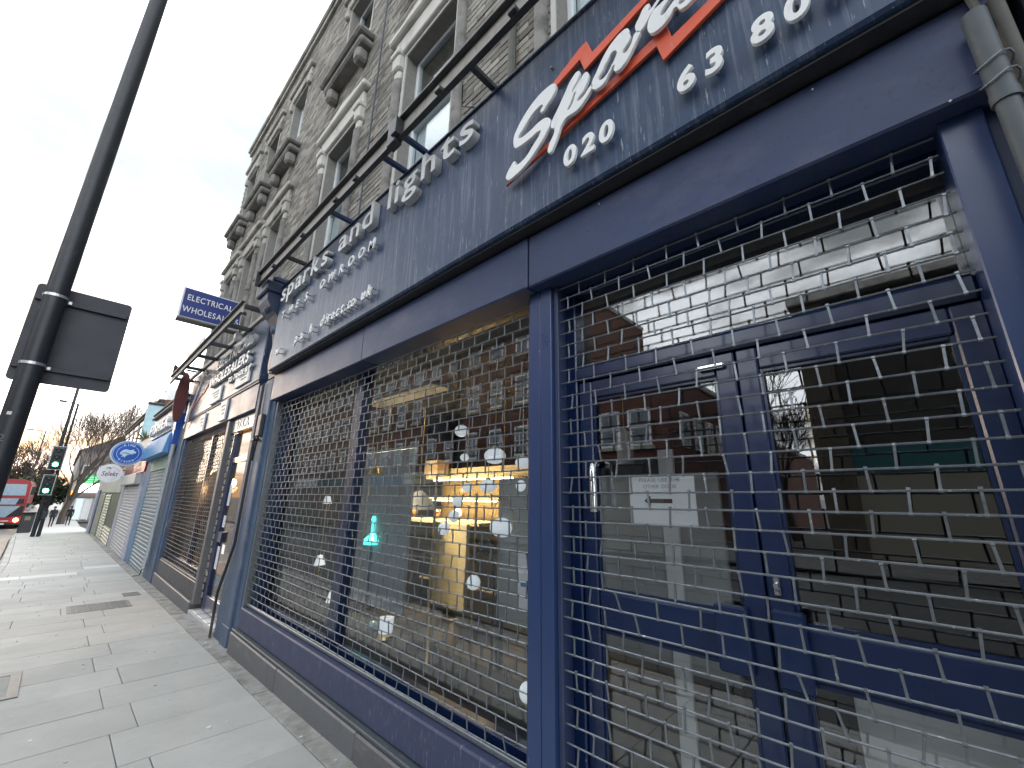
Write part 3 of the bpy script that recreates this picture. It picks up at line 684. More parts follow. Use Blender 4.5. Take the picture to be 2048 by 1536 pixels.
for (y0, y1, z0, z1, fl, i) in ops:
    pale = fl == 1 and i < 3
    st = G_['stonepale'] if pale else G_['stone']
    wn = MB()
    X = 2.0
    fw = .055
    wn.box(X, X+.06, y0, y0+fw, z0, z1, .006).box(X, X+.06, y1-fw, y1, z0, z1, .006).box(X, X+.06, y0+fw, y1-fw, z0, z0+fw, .006).box(X, X+.06, y0+fw, y1-fw, z1-fw, z1, .006)
    zm = z0 + (z1-z0)*.52
    wn.box(X-.01, X+.06, y0+fw, y1-fw, zm-.035, zm+.035, .006)
    wo = wn.build('window', G_['upvc'], bld)
    for a, b_ in ((z0+fw, zm-.035), (zm+.035, z1-fw)):
        MB().box(X+.028, X+.032, y0+fw, y1-fw, a, b_).build('pane', G_['wglass'], wo)
    if fl == 1 and i in (0, 1, 2): MB().box(X+.07, X+.075, y0+fw, y1-fw, z0+fw, zm+.0).build('blind', G_['blind'], wo)
    elif i in (3, 5): MB().box(X+.09, X+.095, y0+fw, y1-fw, zm-.2, z1-fw).build('blind', G_['blind'], wo)
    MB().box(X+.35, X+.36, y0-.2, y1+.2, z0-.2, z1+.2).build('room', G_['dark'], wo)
    # reveals
    b = MB().box(1.845, 1.999, y0-.045, y0-.001, z0, z1).box(1.845, 1.999, y1+.001, y1+.045, z0, z1).box(1.845, 1.999, y0-.045, y1+.045, z1+.001, z1+.05)
    b.build('reveal', G_['stonepale'] if pale else G_['stone'], wo)
    hd = MB()
    if fl == 1:
        hd.box(1.80, 1.90, y0-.22, y1+.22, z1+.052, z1+.32, .012).box(1.735, 1.90, y0-.32, y1+.32, z1+.322, z1+.42, .02)
        pr = [(y0-.30, z1+.421), (y1+.30, z1+.421), (y1+.05, z1+.52), ((y0+y1)/2, z1+.60), (y0-.05, z1+.52)]
        hd.prism(pr, lambda u, v_, s_: (1.77 if s_ == 0 else 1.90, u, v_))
        for yy in (y0-.14, y1+.14):
            hd.box(1.77, 1.90, yy-.085, yy+.085, z1-.18, z1+.051, .02).box(1.80, 1.90, yy-.07, yy+.07, z1-.34, z1-.181, .03)
            hd.box(1.745, 1.90, yy-.10, yy+.10, z1+.02, z1+.10, .012)
        for yy in (y0-.13, y1+.13):
            MB().tube([(1.835, yy, z0-.1), (1.835, yy, z0+1.0), (1.835, yy, z0+1.02), (1.835, yy, z0+1.09), (1.835, yy, z0+1.11), (1.835, yy, z1-.34)], [.06, .06, .078, .078, .06, .06], 10).build('jamb_column', G_['stonedark'], wo, smooth=True)
    else:
        hd.box(1.80, 1.90, y0-.16, y1+.16, z1+.052, z1+.26, .012).box(1.75, 1.90, y0-.24, y1+.24, z1+.262, z1+.36, .02)
        for yy in (y0-.10, y1+.10): hd.box(1.78, 1.90, yy-.06, yy+.06, z1-.16, z1+.051, .02)
        s = MB().box(1.60, 2.0, y0-.26, y1+.26, z0-.10, z0-.002, .03).box(1.66, 2.0, y0-.20, y1+.20, z0-.22, z0-.101, .03)
        for yy in (y0-.02, y1+.02): s.box(1.68, 1.86, yy-.09, yy+.09, z0-.46, z0-.221, .04)
        s.build('sill', G_['stonedark'], wo)
    hd.build('hood', st, wo)

# ---- steel channel on brackets in front of the near fascia
bm2 = thing('steel_canopy_rail', 'long dark steel channel on brackets above the near navy fascia', 'canopy rail', (1.25, 3, 4.2))
def channel(par, X, y0, y1, z0, z1, d=.03):
    MB().box(X, X+.008, y0, y1, z0+.008, z1-.008).build('web', G_['steelin'], par)
    MB().box(X-d, X+.012, y0, y1, z0, z0+.0075, .002).build('flange', G_['steelblack'], par)
    MB().box(X-d-.01, X+.012, y0-.0, y1, z1-.0075, z1+.012, .002).build('flange', G_['steelblack'], par)
channel(bm2, 1.25, -.8, 2.46, 4.17, 4.36); channel(bm2, 1.247, 2.54, 5.85, 4.17, 4.36)
MB().box(1.20, 1.27, 2.44, 2.56, 4.15, 4.385, .006).box(1.18, 1.245, 2.40, 2.47, 4.19, 4.34, .004).build('splice_plate', G_['steelblack'], bm2)
MB().box(1.19, 1.26, 5.84, 5.862, 4.165, 4.38, .004).build('end_plate', G_['steelblack'], bm2)
for k, yy in enumerate((.15, 1.62, 2.42, 2.72, 3.72, 4.9)):
    MB().box(1.262, 1.86, yy-.02, yy+.02, 4.195, 4.235, .003).build('bracket', G_['post'] if k in (2, 3, 4) else G_['steelblack'], bm2)
for yy in (.7, 1.2, 1.9, 3.1, 3.5, 4.3, 5.2):
    MB().box(1.195, 1.249, yy-.03, yy+.03, 4.180, 4.215, .004).build('clip', G_['steelblack'], bm2)
wr = thing('overhead_wires', 'thin black wires strung along the top edge of the near fascia', 'wire', (1.5, 3, 4.2))
for X, z, sg in ((1.50, 4.19, .01), (1.56, 4.26, .02), (1.62, 4.20, .008)):
    MB().tube([(X+.01*math.sin(i), -.4+i*.25, z+.012*math.sin(i*1.7)-sg*math.sin(i*.4)) for i in range(25)], .004, 5).build('strand', G_['black'], wr)
MB().tube([(1.3, 1.75, 4.2), (1.38, 1.85, 4.16), (1.45, 1.78, 4.155), (1.55, 1.7, 4.24)], .004, 5).build('loop', G_['black'], wr)

# ================================================================== second shopfront
s2 = thing('shopfront', 'second navy shopfront with raised ELECTRICAL WHOLESALERS lettering', 'shopfront', (1.6, 9, gz(9)))
F2 = 1.575
fas2 = MB().box(F2, 1.845, 6.38, 11.55, 3.06, 4.06, .012).build('fascia_panel', G_['fascia'], s2)
MB().box(F2+.01, 1.84, 6.39, 11.54, 3.035, 3.058).build('fascia_drip_edge', G_['navyflat'], s2)
MB().box(1.60, 1.76, 6.40, 11.5, 2.66, 3.034, .008).build('shutter_box', G_['box'], s2)
MB().box(1.60, 1.85, 11.40, 12.05, -.3, 3.05, .012).build('pilaster', G_['pil'], s2)
MB().box(1.62, 1.72, 7.74, 7.86, .0, 2.655, .006).build('post', mk('grey guide rail', (.15,.15,.16), .5, metal=.3), s2)
MB().box(1.625, 1.72, 11.26, 11.395, .0, 2.655, .006).build('post', G_['pil'], s2)
MB().box(1.60, 1.80, 7.87, 11.25, gz(11)-.05, .02, .01).build('plinth_stone', G_['granite'], s2)
MB().box(1.635, 1.78, 7.865, 11.255, .022, .27, .008).build('stall_riser', G_['signback'], s2)
w2 = MB().box(1.76, 1.84, 7.87, 11.25, .28, .36, .005).box(1.76, 1.84, 7.87, 11.25, 2.60, 2.70, .005).box(1.76, 1.84, 9.4, 9.48, .36, 2.60, .005).build('display_window', G_['frame'], s2)
for a, b_ in ((7.87, 9.4), (9.48, 11.25)): MB().box(1.80, 1.806, a, b_, .36, 2.60).build('pane', G_['dimglass'], w2)
grille('brick bond steel roller grille over the second shop window', 7.87, 11.25, .30, 2.70, .134, None, amp=.007, gm='galvdark')
# recessed doorway of the second shop
rc = MB().box(1.80, 2.75, 6.40, 6.43, .05, 2.9).box(1.80, 2.75, 6.43, 11.3, 2.66, 2.70).build('doorway_lining', mk('ochre lining', (.40,.27,.09), .7), s2)
MB().box(1.66, 1.70, 6.40, 7.74, 2.44, 2.655, .006).build('door_header', G_['galv'], s2)
write('27KA', FACADE, (1.659, 7.45, 2.49), .62, .17, G_['whitelet'], s2, ext=.006, off=.02)
sd_ = MB().box(1.70, 1.75, 7.46, 7.62, -.04, 2.43, .005).build('door', G_['frame'], s2)
MB().box(1.70, 1.75, 6.44, 6.52, -.04, 2.43, .005).build('stile', G_['frame'], sd_)
MB().box(1.702, 1.748, 6.525, 7.455, 1.98, 2.06, .005).build('rail', G_['frame'], sd_); MB().box(1.702, 1.748, 6.525, 7.455, -.04, .16, .005).build('rail', G_['frame'], sd_)
MB().box(1.69, 1.748, 7.24, 7.455, .86, 1.0, .005).build('lock_plate', G_['frame'], sd_)
MB().box(1.728, 1.732, 6.525, 7.455, .16, 1.98).build('pane', G_['shopglass'], sd_)
MB().box(1.728, 1.732, 6.525, 7.455, 2.06, 2.43).build('fanlight', G_['shopglass'], sd_)
for y0, z0, z1, m_ in ((7.30, 1.36, 1.66, 'paper'), (7.33, .50, .80, 'paper'), (7.32, 1.06, 1.22, 'paper'), (7.1, .72, .84, 'opal')):
    MB().box(1.723, 1.726, y0, y0+.12, z0, z1).build('sticker', G_[m_], sd_)
b = MB()
for k in range(24): b.box(1.69, 1.70, 7.64+.03*(k % 2), 7.70+.03*(k % 2), .1+k*.098, .17+k*.098, .003)
b.build('side_mesh_strip', G_['band'], s2)
MB().box(1.59, 2.2, 6.38, 7.80, gz(7)-.1, -.062, .006).build('door_step', mk('step edge', (.42,.43,.43), .7, nscale=10, namt=.15), s2)
b = MB()
for k in range(4): b.box(1.61, 1.76, 6.50+k*.30, 6.74+k*.30, -.0619, -.054, .003)
b.build('step_tiles', mk('cracked white step tile', (.66,.68,.68), .4, nscale=20, namt=.1), s2)
MB().box(2.74, 2.80, 6.3, 12, .0, 2.9).box(1.95, 2.74, 7.9, 11.3, .30, .34).build('shop_interior', mk('warm brown interior', (.22,.13,.06), .8), s2)
write('ELECTRICAL', FACADE, (F2-.001, 9.0, 3.72), 2.05, .25, G_['letter'], fas2, ext=.06, off=.02)
write('WHOLESALERS', FACADE, (F2-.001, 9.35, 3.44), 2.45, .25, G_['letter'], fas2, ext=.06, off=.02)
write('TO TRADE & P', FACADE, (F2-.001, 8.0, 3.29), 1.25, .13, G_['letter'], fas2, ext=.04, off=.01, skip='')
write('D', FACADE, (F2-.001, 6.95, 3.72), .14, .22, G_['letter'], fas2, ext=.05, off=.02)
def logo2():
    src = [p_ for p_ in (S_, P_, A_, R_, K_)]
    for p_ in src:
        q = [(.0022*(x-850)*.62, -.00048*(c_-650)*1.0) for x, c_ in p_]
        b = MB(); b.prism([(10.75-u*.45-.25*v_, 3.46+v_*1.0+u*.16) for u, v_ in q], lambda u, v_, s_: (F2-.03 if s_ == 0 else F2-.012, u, v_)); b.build('script_letter', G_['whitelet'], fas2)
logo2()
MB().prism([(11.35,3.19),(10.2,3.52),(10.15,3.58),(10.05,3.50),(9.75,3.62),(9.75,3.58),(10.08,3.44),(10.14,3.51),(10.2,3.46),(11.35,3.15)], lambda u, v_, s_: (F2-.012 if s_ == 0 else F2-.003, u, v_)).build('lightning_bolt', G_['orange'], fas2)
for a0, a1, c0, c1 in ((477,499,747,762), (424,444,786,797), (437,454,812,830), (396,410,838,854)):
    p = at((a0+a1)/2, (c0+c1)/2, X=F2)
    h2 = .13 if c0 in (747, 786) else .17; w2_ = .36 if c0 in (747, 786) else .20
    XX = F2 if p.z > 3.06 else 1.60
    pl_ = MB().box(XX-.028, XX-.001, p.y-w2_, p.y+w2_, p.z-h2, p.z+h2, .004).build('small_plate', G_['white'], s2)
    b = MB()
    for k in range(3): b.box(XX-.0292, XX-.0282, p.y-w2_*.7, p.y+w2_*(.7-.3*k), p.z+h2*(.45-.4*k)-.012, p.z+h2*(.45-.4*k)+.012)
    b.build('print', G_['greyink'], pl_)
r2 = thing('steel_canopy_rail', 'shorter dark steel channel frame above the second navy fascia', 'canopy rail', (1.3, 9, 4.1))
channel(r2, 1.24, 6.45, 12.2, 3.98, 4.15)
MB().box(1.55, 1.60, 6.45, 12.0, 4.10, 4.17, .004).build('inner_rail', G_['steelin'], r2)
for yy in (6.46, 7.4, 8.6, 9.6, 10.7, 12.0): MB().box(1.25, 1.85, yy-.03, yy+.03, 4.06, 4.12, .004).build('bracket', G_['steelblack'], r2)
MB().prism([(1.20,4.16),(1.20,4.40),(1.55,4.18)], lambda u, v_, s_: (u, 11.9 if s_ == 0 else 11.93, v_)).build('gusset', G_['steelblack'], r2)
MB().box(1.22, 1.235, 8.9, 10.4, 4.17, 4.30, .002).build('pale_strip', G_['white'], r2)
fl_ = thing('floodlight', 'small pale floodlight under the second canopy rail', 'floodlight', (1.45, 7.6, 4.0))
MB().box(1.42, 1.52, 7.52, 7.66, 3.93, 4.05, .01).build('head', G_['band'], fl_)
MB().box(1.46, 1.48, 7.58, 7.60, 4.05, 4.10).build('arm', G_['steelblack'], fl_)
# lit bulb in the doorway
bl = thing('doorway_lamp', 'lit orange bulb hanging in the second shop doorway', 'lamp', (2.2, 7.2, 2.0))
LQ = at(466, 966, X=1.95)
MB().ell(LQ, .05, .05, .065).build('bulb', G_['warmlamp'], bl, smooth=True)
MB().tube([LQ+Vector((0,0,.06)), (LQ.x, LQ.y, 2.62)], .006, 6).build('flex', G_['black'], bl)
bl2 = thing('window_lamp', 'lit orange bulb glowing behind the second shop grille', 'lamp', at(418, 945, X=2.2))
LQ2 = at(418, 945, X=2.2)
MB().ell(LQ2, .05, .05, .065).build('bulb', G_['warmlamp'], bl2, smooth=True)
MB().tube([LQ2+Vector((0,0,.06)), (LQ2.x, LQ2.y, 2.62)], .006, 6).build('flex', G_['black'], bl2)
pl_d = bpy.data.lights.new('bulb_light', 'POINT'); pl_d.energy = 14; pl_d.color = (1,.6,.28); pl_d.shadow_soft_size = .07
lo = bpy.data.objects.new('bulb_light', pl_d); col.objects.link(lo); lo.location = LQ-Vector((0,0,.09))

# projecting box sign
ew = thing('projecting_sign', 'blue box sign reading ELECTRICAL WHOLESALERS jutting from the brick wall', 'sign', (1.3, 9.0, 4.5))
MB().box(.78, 1.72, 8.955, 9.145, 4.555, 5.13, .008).build('case', mk('white sign case', (.62,.66,.68), .45), ew)
fc = MB().box(.80, 1.70, 8.950, 8.9545, 4.575, 5.11).build('face', mk('royal blue sign face', (.018,.040,.22), .35, namt=.05), ew)
write('ELECTRICAL', ACROSS, (.855, 8.949, 4.895), .70, .155, G_['white'], fc, ext=.003, off=.012)
write('WHOLESALERS', ACROSS, (.815, 8.949, 4.665), .865, .155, G_['white'], fc, ext=.003, off=.012)
MB().box(.775, 1.73, 8.94, 9.16, 4.525, 4.553, .004).build('bottom_trim', mk('rusty grey trim', (.20,.18,.16), .7, nscale=12, namt=.3), ew)
MB().box(1.70, 1.86, 9.03, 9.07, 4.95, 5.0).box(1.70, 1.86, 9.03, 9.07, 4.65, 4.70).build('bracket', G_['steelblack'], ew)
# dark red oval sign seen from behind
ov = thing('oval_sign', 'dark red oval hanging sign beside the second fascia', 'sign', (1.45, 11.7, 3.6))
pts = [(.115*math.cos(a)+1.43-.045*math.sin(a)*0, 3.62+.57*math.sin(a)) for a in [i*math.pi/16 for i in range(32)]]
MB().prism(pts, lambda u, v_, s_: (u, 11.62 if s_ == 0 else 11.70, v_)).build('board', mk('dull dark red paint', (.115,.030,.028), .7, nscale=12, namt=.2, dirt=[((.3,.2,.18), .64, .72, 9, ONE, .5)]), ov)
MB().box(1.42, 1.62, 11.64, 11.68, 4.235, 4.27).box(1.56, 1.62, 11.64, 11.68, 3.6, 3.66).build('bracket', G_['steelblack'], ov)
# ================================================================== shops further down the street
def shutter(par, y0, y1, z0, z1, X, mat, pitch=.085, bar=None):
    b = MB(); prof = [(0, .004), (.022, .022), (.022, .060), (0, .079), (.010, .084), (.010, .0)]
    n = int((z1-z0)/pitch); b.prism([(-u, v_) for u, v_ in prof], lambda u, v_, s_: (u, 0 if s_ == 0 else (y1-y0), v_*pitch/.085))
    me = b.mesh('slat', mat); sh = MB().box(X+.012, X+.03, y0, y1, z0, z1).build('roller_shutter', mat, par)
    for k in range(n): link('slat', me, sh, loc=(X+.01, y0, z0+k*pitch+.02))
    MB().box(X-.015, X+.012, y0, y1, z0-.05, z0+.018, .004).build('bottom_rail', bar or mat, sh)
    return sh
greyblue = mk('blue grey shutter', (.17,.24,.29), .6, metal=0., nscale=3, namt=.1, dirt=[((.36,.38,.40), .55, .8, 2, ONE, .5)])
whiteshut = mk('dirty white shutter', (.46,.47,.51), .65, nscale=3, namt=.1, dirt=[((.35,.35,.36), .5, .8, 1.2, (1,1,3), .6)])
greenshut = mk('dull green shutter', (.20,.25,.20), .5, nscale=3, namt=.1)
sa = thing('fish_shop', 'low blue painted shop with grey roller shutter and pale blue canopy box', 'shop', (1.7, 14.2, gz(14)))
MB().box(1.66, 6, 12.06, 16.3, -.5, 3.8).build('shell', mk('blue render', (.10,.17,.28), .7), sa)
MB().box(1.60, 1.66, 15.30, 16.28, -.4, 2.45, .01).build('pilaster', mk('bright blue paint', (.075,.18,.32), .65, dirt=[((.35,.42,.46), .55, .75, 6, ONE, .5)]), sa)
MB().box(1.60, 1.66, 12.07, 12.55, -.35, 2.45, .01).build('pilaster', G_['pil'], sa)
shutter(sa, 12.56, 15.29, -.22, 2.08, 1.62, greyblue)
MB().box(1.59, 1.66, 12.56, 15.29, 2.10, 2.42, .005).build('header', mk('pale green header', (.30,.42,.33), .6, nscale=4, namt=.15), sa)
aw = MB(); aw.prism([(1.40,2.44),(1.655,2.44),(1.655,3.02),(1.56,3.0),(1.46,2.85)], lambda u, v_, s_: (u, 12.35 if s_ == 0 else 16.25, v_)); aw.build('canopy_box', mk('sky blue canopy', (.12,.32,.60), .65, nscale=1.5, namt=.12), sa)
fb = MB().box(1.54, 1.66, 12.35, 16.28, 3.03, 3.62, .01).build('sign_board', mk('pale pink white board', (.55,.53,.55), .5, nscale=1.2, namt=.15), sa)
write('FISHER', FACADE, (1.539, 16.0, 3.12), 3.0, .40, G_['white'], fb, ext=.09, off=.03, gap=.25)
b = MB().box(1.45, 1.9, 12.1, 16.35, 3.63, 3.69, .01).box(1.52, 1.9, 12.1, 16.3, 3.691, 3.76, .01).box(1.46, 1.9, 12.1, 16.4, 3.761, 3.81, .01).build('cornice', mk('dark blue cornice', (.085,.10,.12), .7, dirt=[((.35,.34,.30), .55, .75, 5, (1,.3,3), .6)]), sa)
MB().box(1.50, 1.655, 12.08, 12.34, 2.46, 3.34, .008).build('end_panel', mk('vivid blue panel', (.015,.09,.42), .4), sa)
MB().tube([(1.54,12.02,2.6),(1.54,12.02,.25),(1.52,12.0,.0)], .045, 10).build('drainpipe', mk('pale grey pipe', (.40,.44,.47), .4, metal=.2), sa, smooth=True)
MB().tube([(1.57, 12.1, .5), (1.55, 12.25, .1), (1.52, 12.3, -.15), (1.45, 12.6, -.20)], .010, 6).build('loose_cable', G_['black'], sa)
# oval fish shop sign
kf = thing('fish_shop_sign', 'round blue KING FISHER hanging sign with white fish emblem', 'sign', (1.1, 16.2, 2.3))
c0 = Vector((1.10, 16.2, 2.62)); RX, RZ = .375, .355
def disc(rx, rz, y0, y1, name, mat, par, c=c0, n=40):
    return MB().prism([(c.x+rx*math.cos(i*2*math.pi/n), c.z+rz*math.sin(i*2*math.pi/n)) for i in range(n)], lambda u, v_, s_: (u, y0 if s_ == 0 else y1, v_)).build(name, mat, par)
disc(RX, RZ, 16.17, 16.26, 'case', mk('pale sign case', (.55,.66,.76), .4), kf)
disc(RX*.90, RZ*.90, 16.164, 16.1695, 'face', mk('blue sign print', (.015,.10,.46), .35, nscale=3, namt=.25), kf)
def ring(c, rx, rz, w_, a0, a1, y, name, mat, par, n=24):
    b = MB(); v = []; f = []
    for i in range(n+1):
        a = a0+(a1-a0)*i/n
        for k_ in (rx, rx-w_):
            q = k_/rx
            for yy in (y, y+.002): v.append((c.x+rx*q*math.cos(a), yy, c.z+rz*q*math.sin(a)))
    for i in range(n):
        o = i*4; f += [(o, o+2, o+6, o+4), (o+1, o+5, o+7, o+3), (o, o+4, o+5, o+1), (o+2, o+3, o+7, o+6)]
    f += [(0,1,3,2), (n*4, n*4+2, n*4+3, n*4+1)]
    b.add(v, f); return b.build(name, mat, par)
lw_ = mk('pale blue print', (.62,.78,.90), .4)
ring(c0, RX*.86, RZ*.86, .010, 0, 6.2831, 16.161, 'rim_line', lw_, kf)
ring(c0, RX*.64, RZ*.64, .010, 2.2, 4.1, 16.161, 'arc_line', lw_, kf); ring(c0, RX*.64, RZ*.64, .010, -1.0, .9, 16.161, 'arc_line', lw_, kf)
def arc_text(t, c, r, a_mid, step, size, flip, par, y, mat):
    for i, ch in enumerate(t):
        a = a_mid + (i-(len(t)-1)/2)*step*(-1 if not flip else 1)
        me, wd = glyph(ch, size, .002, .02); mn = me.copy(); mn.materials.clear(); mn.materials.append(mat)
        o = link('letter', mn, par); rot = a-math.pi/2 if not flip else a+math.pi/2
        pos = Vector((c.x+r*math.cos(a)*RX/RZ, y, c.z+r*math.sin(a)))
        o.matrix_basis = Matrix.Translation(pos) @ ACROSS @ Matrix.Rotation(rot, 4, 'Z') @ Matrix.Translation((-wd/2, -size*.35, 0))
arc_text('KING', c0, .235, math.pi/2, .27, .085, False, kf, 16.1630, lw_)
arc_text('FISHER', c0, .235, -math.pi/2, .25, .08, True, kf, 16.1630, lw_)
fish = [(-.16,.02),(-.12,.08),(-.05,.11),(.02,.09),(.07,.10),(.12,.12),(.10,.08),(.17,.05),(.16,.0),(.08,.015),(.14,-.03),(.03,-.04),(-.02,-.06),(-.06,-.14),(-.07,-.09),(-.13,-.11),(-.10,-.06),(-.17,-.03)]
MB().prism([(c0.x+u, c0.z+v_) for u, v_ in fish], lambda u, v_, s_: (u, 16.160 if s_ == 0 else 16.1635, v_)).build('fish_emblem', lw_, kf)
MB().prism([(c0.x-.14+.30*t_, c0.z-.005+.02*math.sin(t_*6)) for t_ in [i/8 for i in range(9)]] + [(c0.x+.15-.30*t_, c0.z-.022+.02*math.sin((1-t_)*6)) for t_ in [i/8 for i in range(9)]], lambda u, v_, s_: (u, 16.157 if s_ == 0 else 16.1595, v_)).build('emblem_line', mk('blue emblem line', (.02,.09,.35), .4), kf)
MB().box(1.40, 1.66, 16.20, 16.24, 2.75, 2.79).box(1.40, 1.66, 16.20, 16.24, 2.48, 2.52).build('bracket', G_['steelblack'], kf)

sb = thing('takeaway_shop', 'low white shuttered takeaway with a red fascia and white awning box', 'shop', (1.7, 19, gz(19)))
MB().box(1.68, 6, 16.32, 22.2, -.6, 3.35).build('shell', mk('white render', (.55,.56,.58), .7), sb)
lil = mk('lilac grey paint', (.38,.41,.50), .6, namt=.1)
MB().box(1.60, 1.68, 16.34, 17.15, -.5, 2.15, .01).build('pier', lil, sb); MB().box(1.60, 1.68, 21.3, 22.15, -.55, 2.15, .01).build('pier', lil, sb)
b = MB()
for k in range(13): b.box(1.592, 1.5995, 16.38, 17.10, -.3+k*.18, -.3+k*.18+.15, .003)
b.build('pier_block_face', lil, sb)
shutter(sb, 17.2, 21.25, -.36, 1.75, 1.62, whiteshut, .095)
MB().box(1.45, 1.68, 16.9, 21.6, 1.80, 2.12, .01).build('header_box', mk('grey white header', (.52,.53,.55), .5), sb)
rf = MB().box(1.56, 1.68, 16.36, 19.4, 2.14, 2.85, .01).build('red_fascia', mk('red fascia', (.50,.022,.025), .4), sb)
write('Sel', FACADE, (1.558, 18.6, 2.38), 1.2, .42, G_['white'], rf, ext=.008, off=.01, shear=.3)
write('PERI PERI', FACADE, (1.558, 18.9, 2.20), 1.6, .13, G_['white'], rf, ext=.006)
MB().box(1.56, 1.68, 19.42, 22.1, 2.14, 2.80, .01).build('red_panel', mk('dark red brown panel', (.20,.06,.045), .6, nscale=3, namt=.25), sb)
MB().box(1.58, 1.68, 16.36, 22.1, 2.86, 3.2, .01).build('parapet', mk('white parapet', (.60,.60,.60), .6), sb)
sl = thing('takeaway_sign', 'white oval hanging sign reading Selekt in dark script', 'sign', (1.15, 22.4, 2.0))
c1 = Vector((1.165, 22.4, 2.26))
disc(.365, .345, 22.36, 22.46, 'case', mk('white oval case', (.80,.82,.86), .4), sl, c1)
write('Selekt', ACROSS, (.93, 22.358, 2.16), .47, .24, mk('dark maroon print', (.09,.012,.03), .5), sl, ext=.002, off=.008, shear=.3, gap=.03)
ring(c1, .27, .22, .012, .3, 2.2, 22.356, 'swoosh', mk('pink print', (.5,.3,.36), .5), sl)
MB().tube([(1.04, 22.356, 2.44), (1.10, 22.356, 2.47), (1.16, 22.356, 2.42)], .016, 6).build('pepper_mark', mk('dark print', (.05,.02,.02), .5), sl)
MB().box(1.5, 1.70, 22.39, 22.43, 2.36, 2.40).box(1.5, 1.70, 22.39, 22.43, 2.12, 2.16).build('bracket', G_['steelblack'], sl)

# green painted and lilac units, red brick terrace over them
tr = thing('red_brick_terrace', 'red brick terrace with pale window heads over green shuttered shops', 'building', (2.5, 29, gz(29)))
MB().box(2.25, 8, 22.3, 37, -1, 5.30).build('wall', mk('red brick', (.26,.085,.055), .9, nscale=30, namt=.2), tr)
MB().box(1.74, 8, 22.2, 22.32, 2.5, 5.05).build('end_wall', mk('pale blue render', (.42,.60,.66), .7), tr)
MB().box(1.72, 8.05, 22.14, 22.36, 5.051, 5.16, .02).build('end_coping', G_['steelblack'], tr)
MB().box(2.05, 8, 22.4, 37, 5.301, 5.38, .01).box(2.12, 8, 22.4, 37, 5.2, 5.30, .01).build('eaves', mk('dark eaves', (.09,.075,.065), .7), tr)
MB().box(2.3, 8, 22.4, 37, 5.381, 5.85).build('parapet', G_['white'], tr)
for k in range(5): MB().box(2.3, 2.6, 23.5+k*3.1, 23.9+k*3.1, 5.851, 6.0, .01).build('chimney_pot', G_['stone'], tr)
for k in range(6):
    y = 23.2+k*2.3
    wo = MB().box(2.215, 2.26, y, y+1.1, 3.55, 4.85, .01).build('window', G_['white'], tr)
    MB().box(2.205, 2.214, y+.12, y+.98, 3.65, 4.75).build('pane', mk('far dark pane', (.05,.06,.07), .15, namt=.1), wo)
    MB().box(2.16, 2.26, y-.15, y+1.25, 4.86, 5.08, .01).build('lintel', G_['white'], wo)
    MB().box(2.12, 2.26, y-.1, y+1.2, 3.42, 3.54, .01).build('sill', G_['white'], wo)
MB().box(1.66, 2.24, 22.25, 37, 2.0, 2.6, .02).build('shop_roof', G_['stone'], tr)
MB().box(1.64, 2.24, 22.25, 37, -1.1, 1.99).build('shop_wall', mk('dark green paint', (.05,.075,.06), .6), tr)
MB().box(1.58, 1.64, 22.3, 37, 1.55, 2.3, .01).build('shop_fascia', mk('pale sign band', (.40,.42,.40), .6, nscale=.7, namt=.2), tr)
shutter(tr, 26.3, 29.2, -.5, 1.5, 1.61, mk('pale green shutter', (.30,.36,.28), .5, nscale=2, namt=.15), .12)
shutter(tr, 22.5, 25.9, -.45, .2, 1.60, mk('cream roller', (.50,.50,.42), .5), .12)
MB().box(1.57, 1.64, 29.4, 33.0, -.7, 1.5, .01).build('green_front', greenshut, tr)
MB().box(1.52, 1.64, 33.1, 34.6, -.8, 1.7, .01).build('blue_front', mk('dull blue front', (.09,.14,.24), .5), tr)
MB().box(1.55, 1.64, 34.7, 36.9, -.85, 1.6, .01).build('grey_front', lil, tr)
pt = thing('roof_plant', 'spiky green potted plant on the low shop roof', 'plant', (1.9, 20.5, 3.35))
b = MB()
for k in range(40):
    a = rnd.uniform(0, 6.28); e = rnd.uniform(.2, 1.2); ln = rnd.uniform(.4, .75)
    d = Vector((math.cos(a)*math.cos(e), math.sin(a)*math.cos(e), math.sin(e))); s_ = d.cross(Vector((0,0,1))).normalized()*.02
    o = Vector((1.85, 21.2, 3.5))
    b.add([o-s_, o+s_, o+d*ln*.6+s_*.8+Vector((0,0,-.02)), o+d*ln-Vector((0,0,.08)), o+d*ln*.6-s_*.8+Vector((0,0,-.02))], [(0,1,2,3,4)])
b.build('leaves', mk('yucca leaf', (.11,.14,.04), .5, island=.3), pt)
MB().lathe([(.10,0),(.14,.2)], (1.85, 21.2, 3.352)).build('pot', mk('terracotta', (.35,.14,.08), .8), pt)

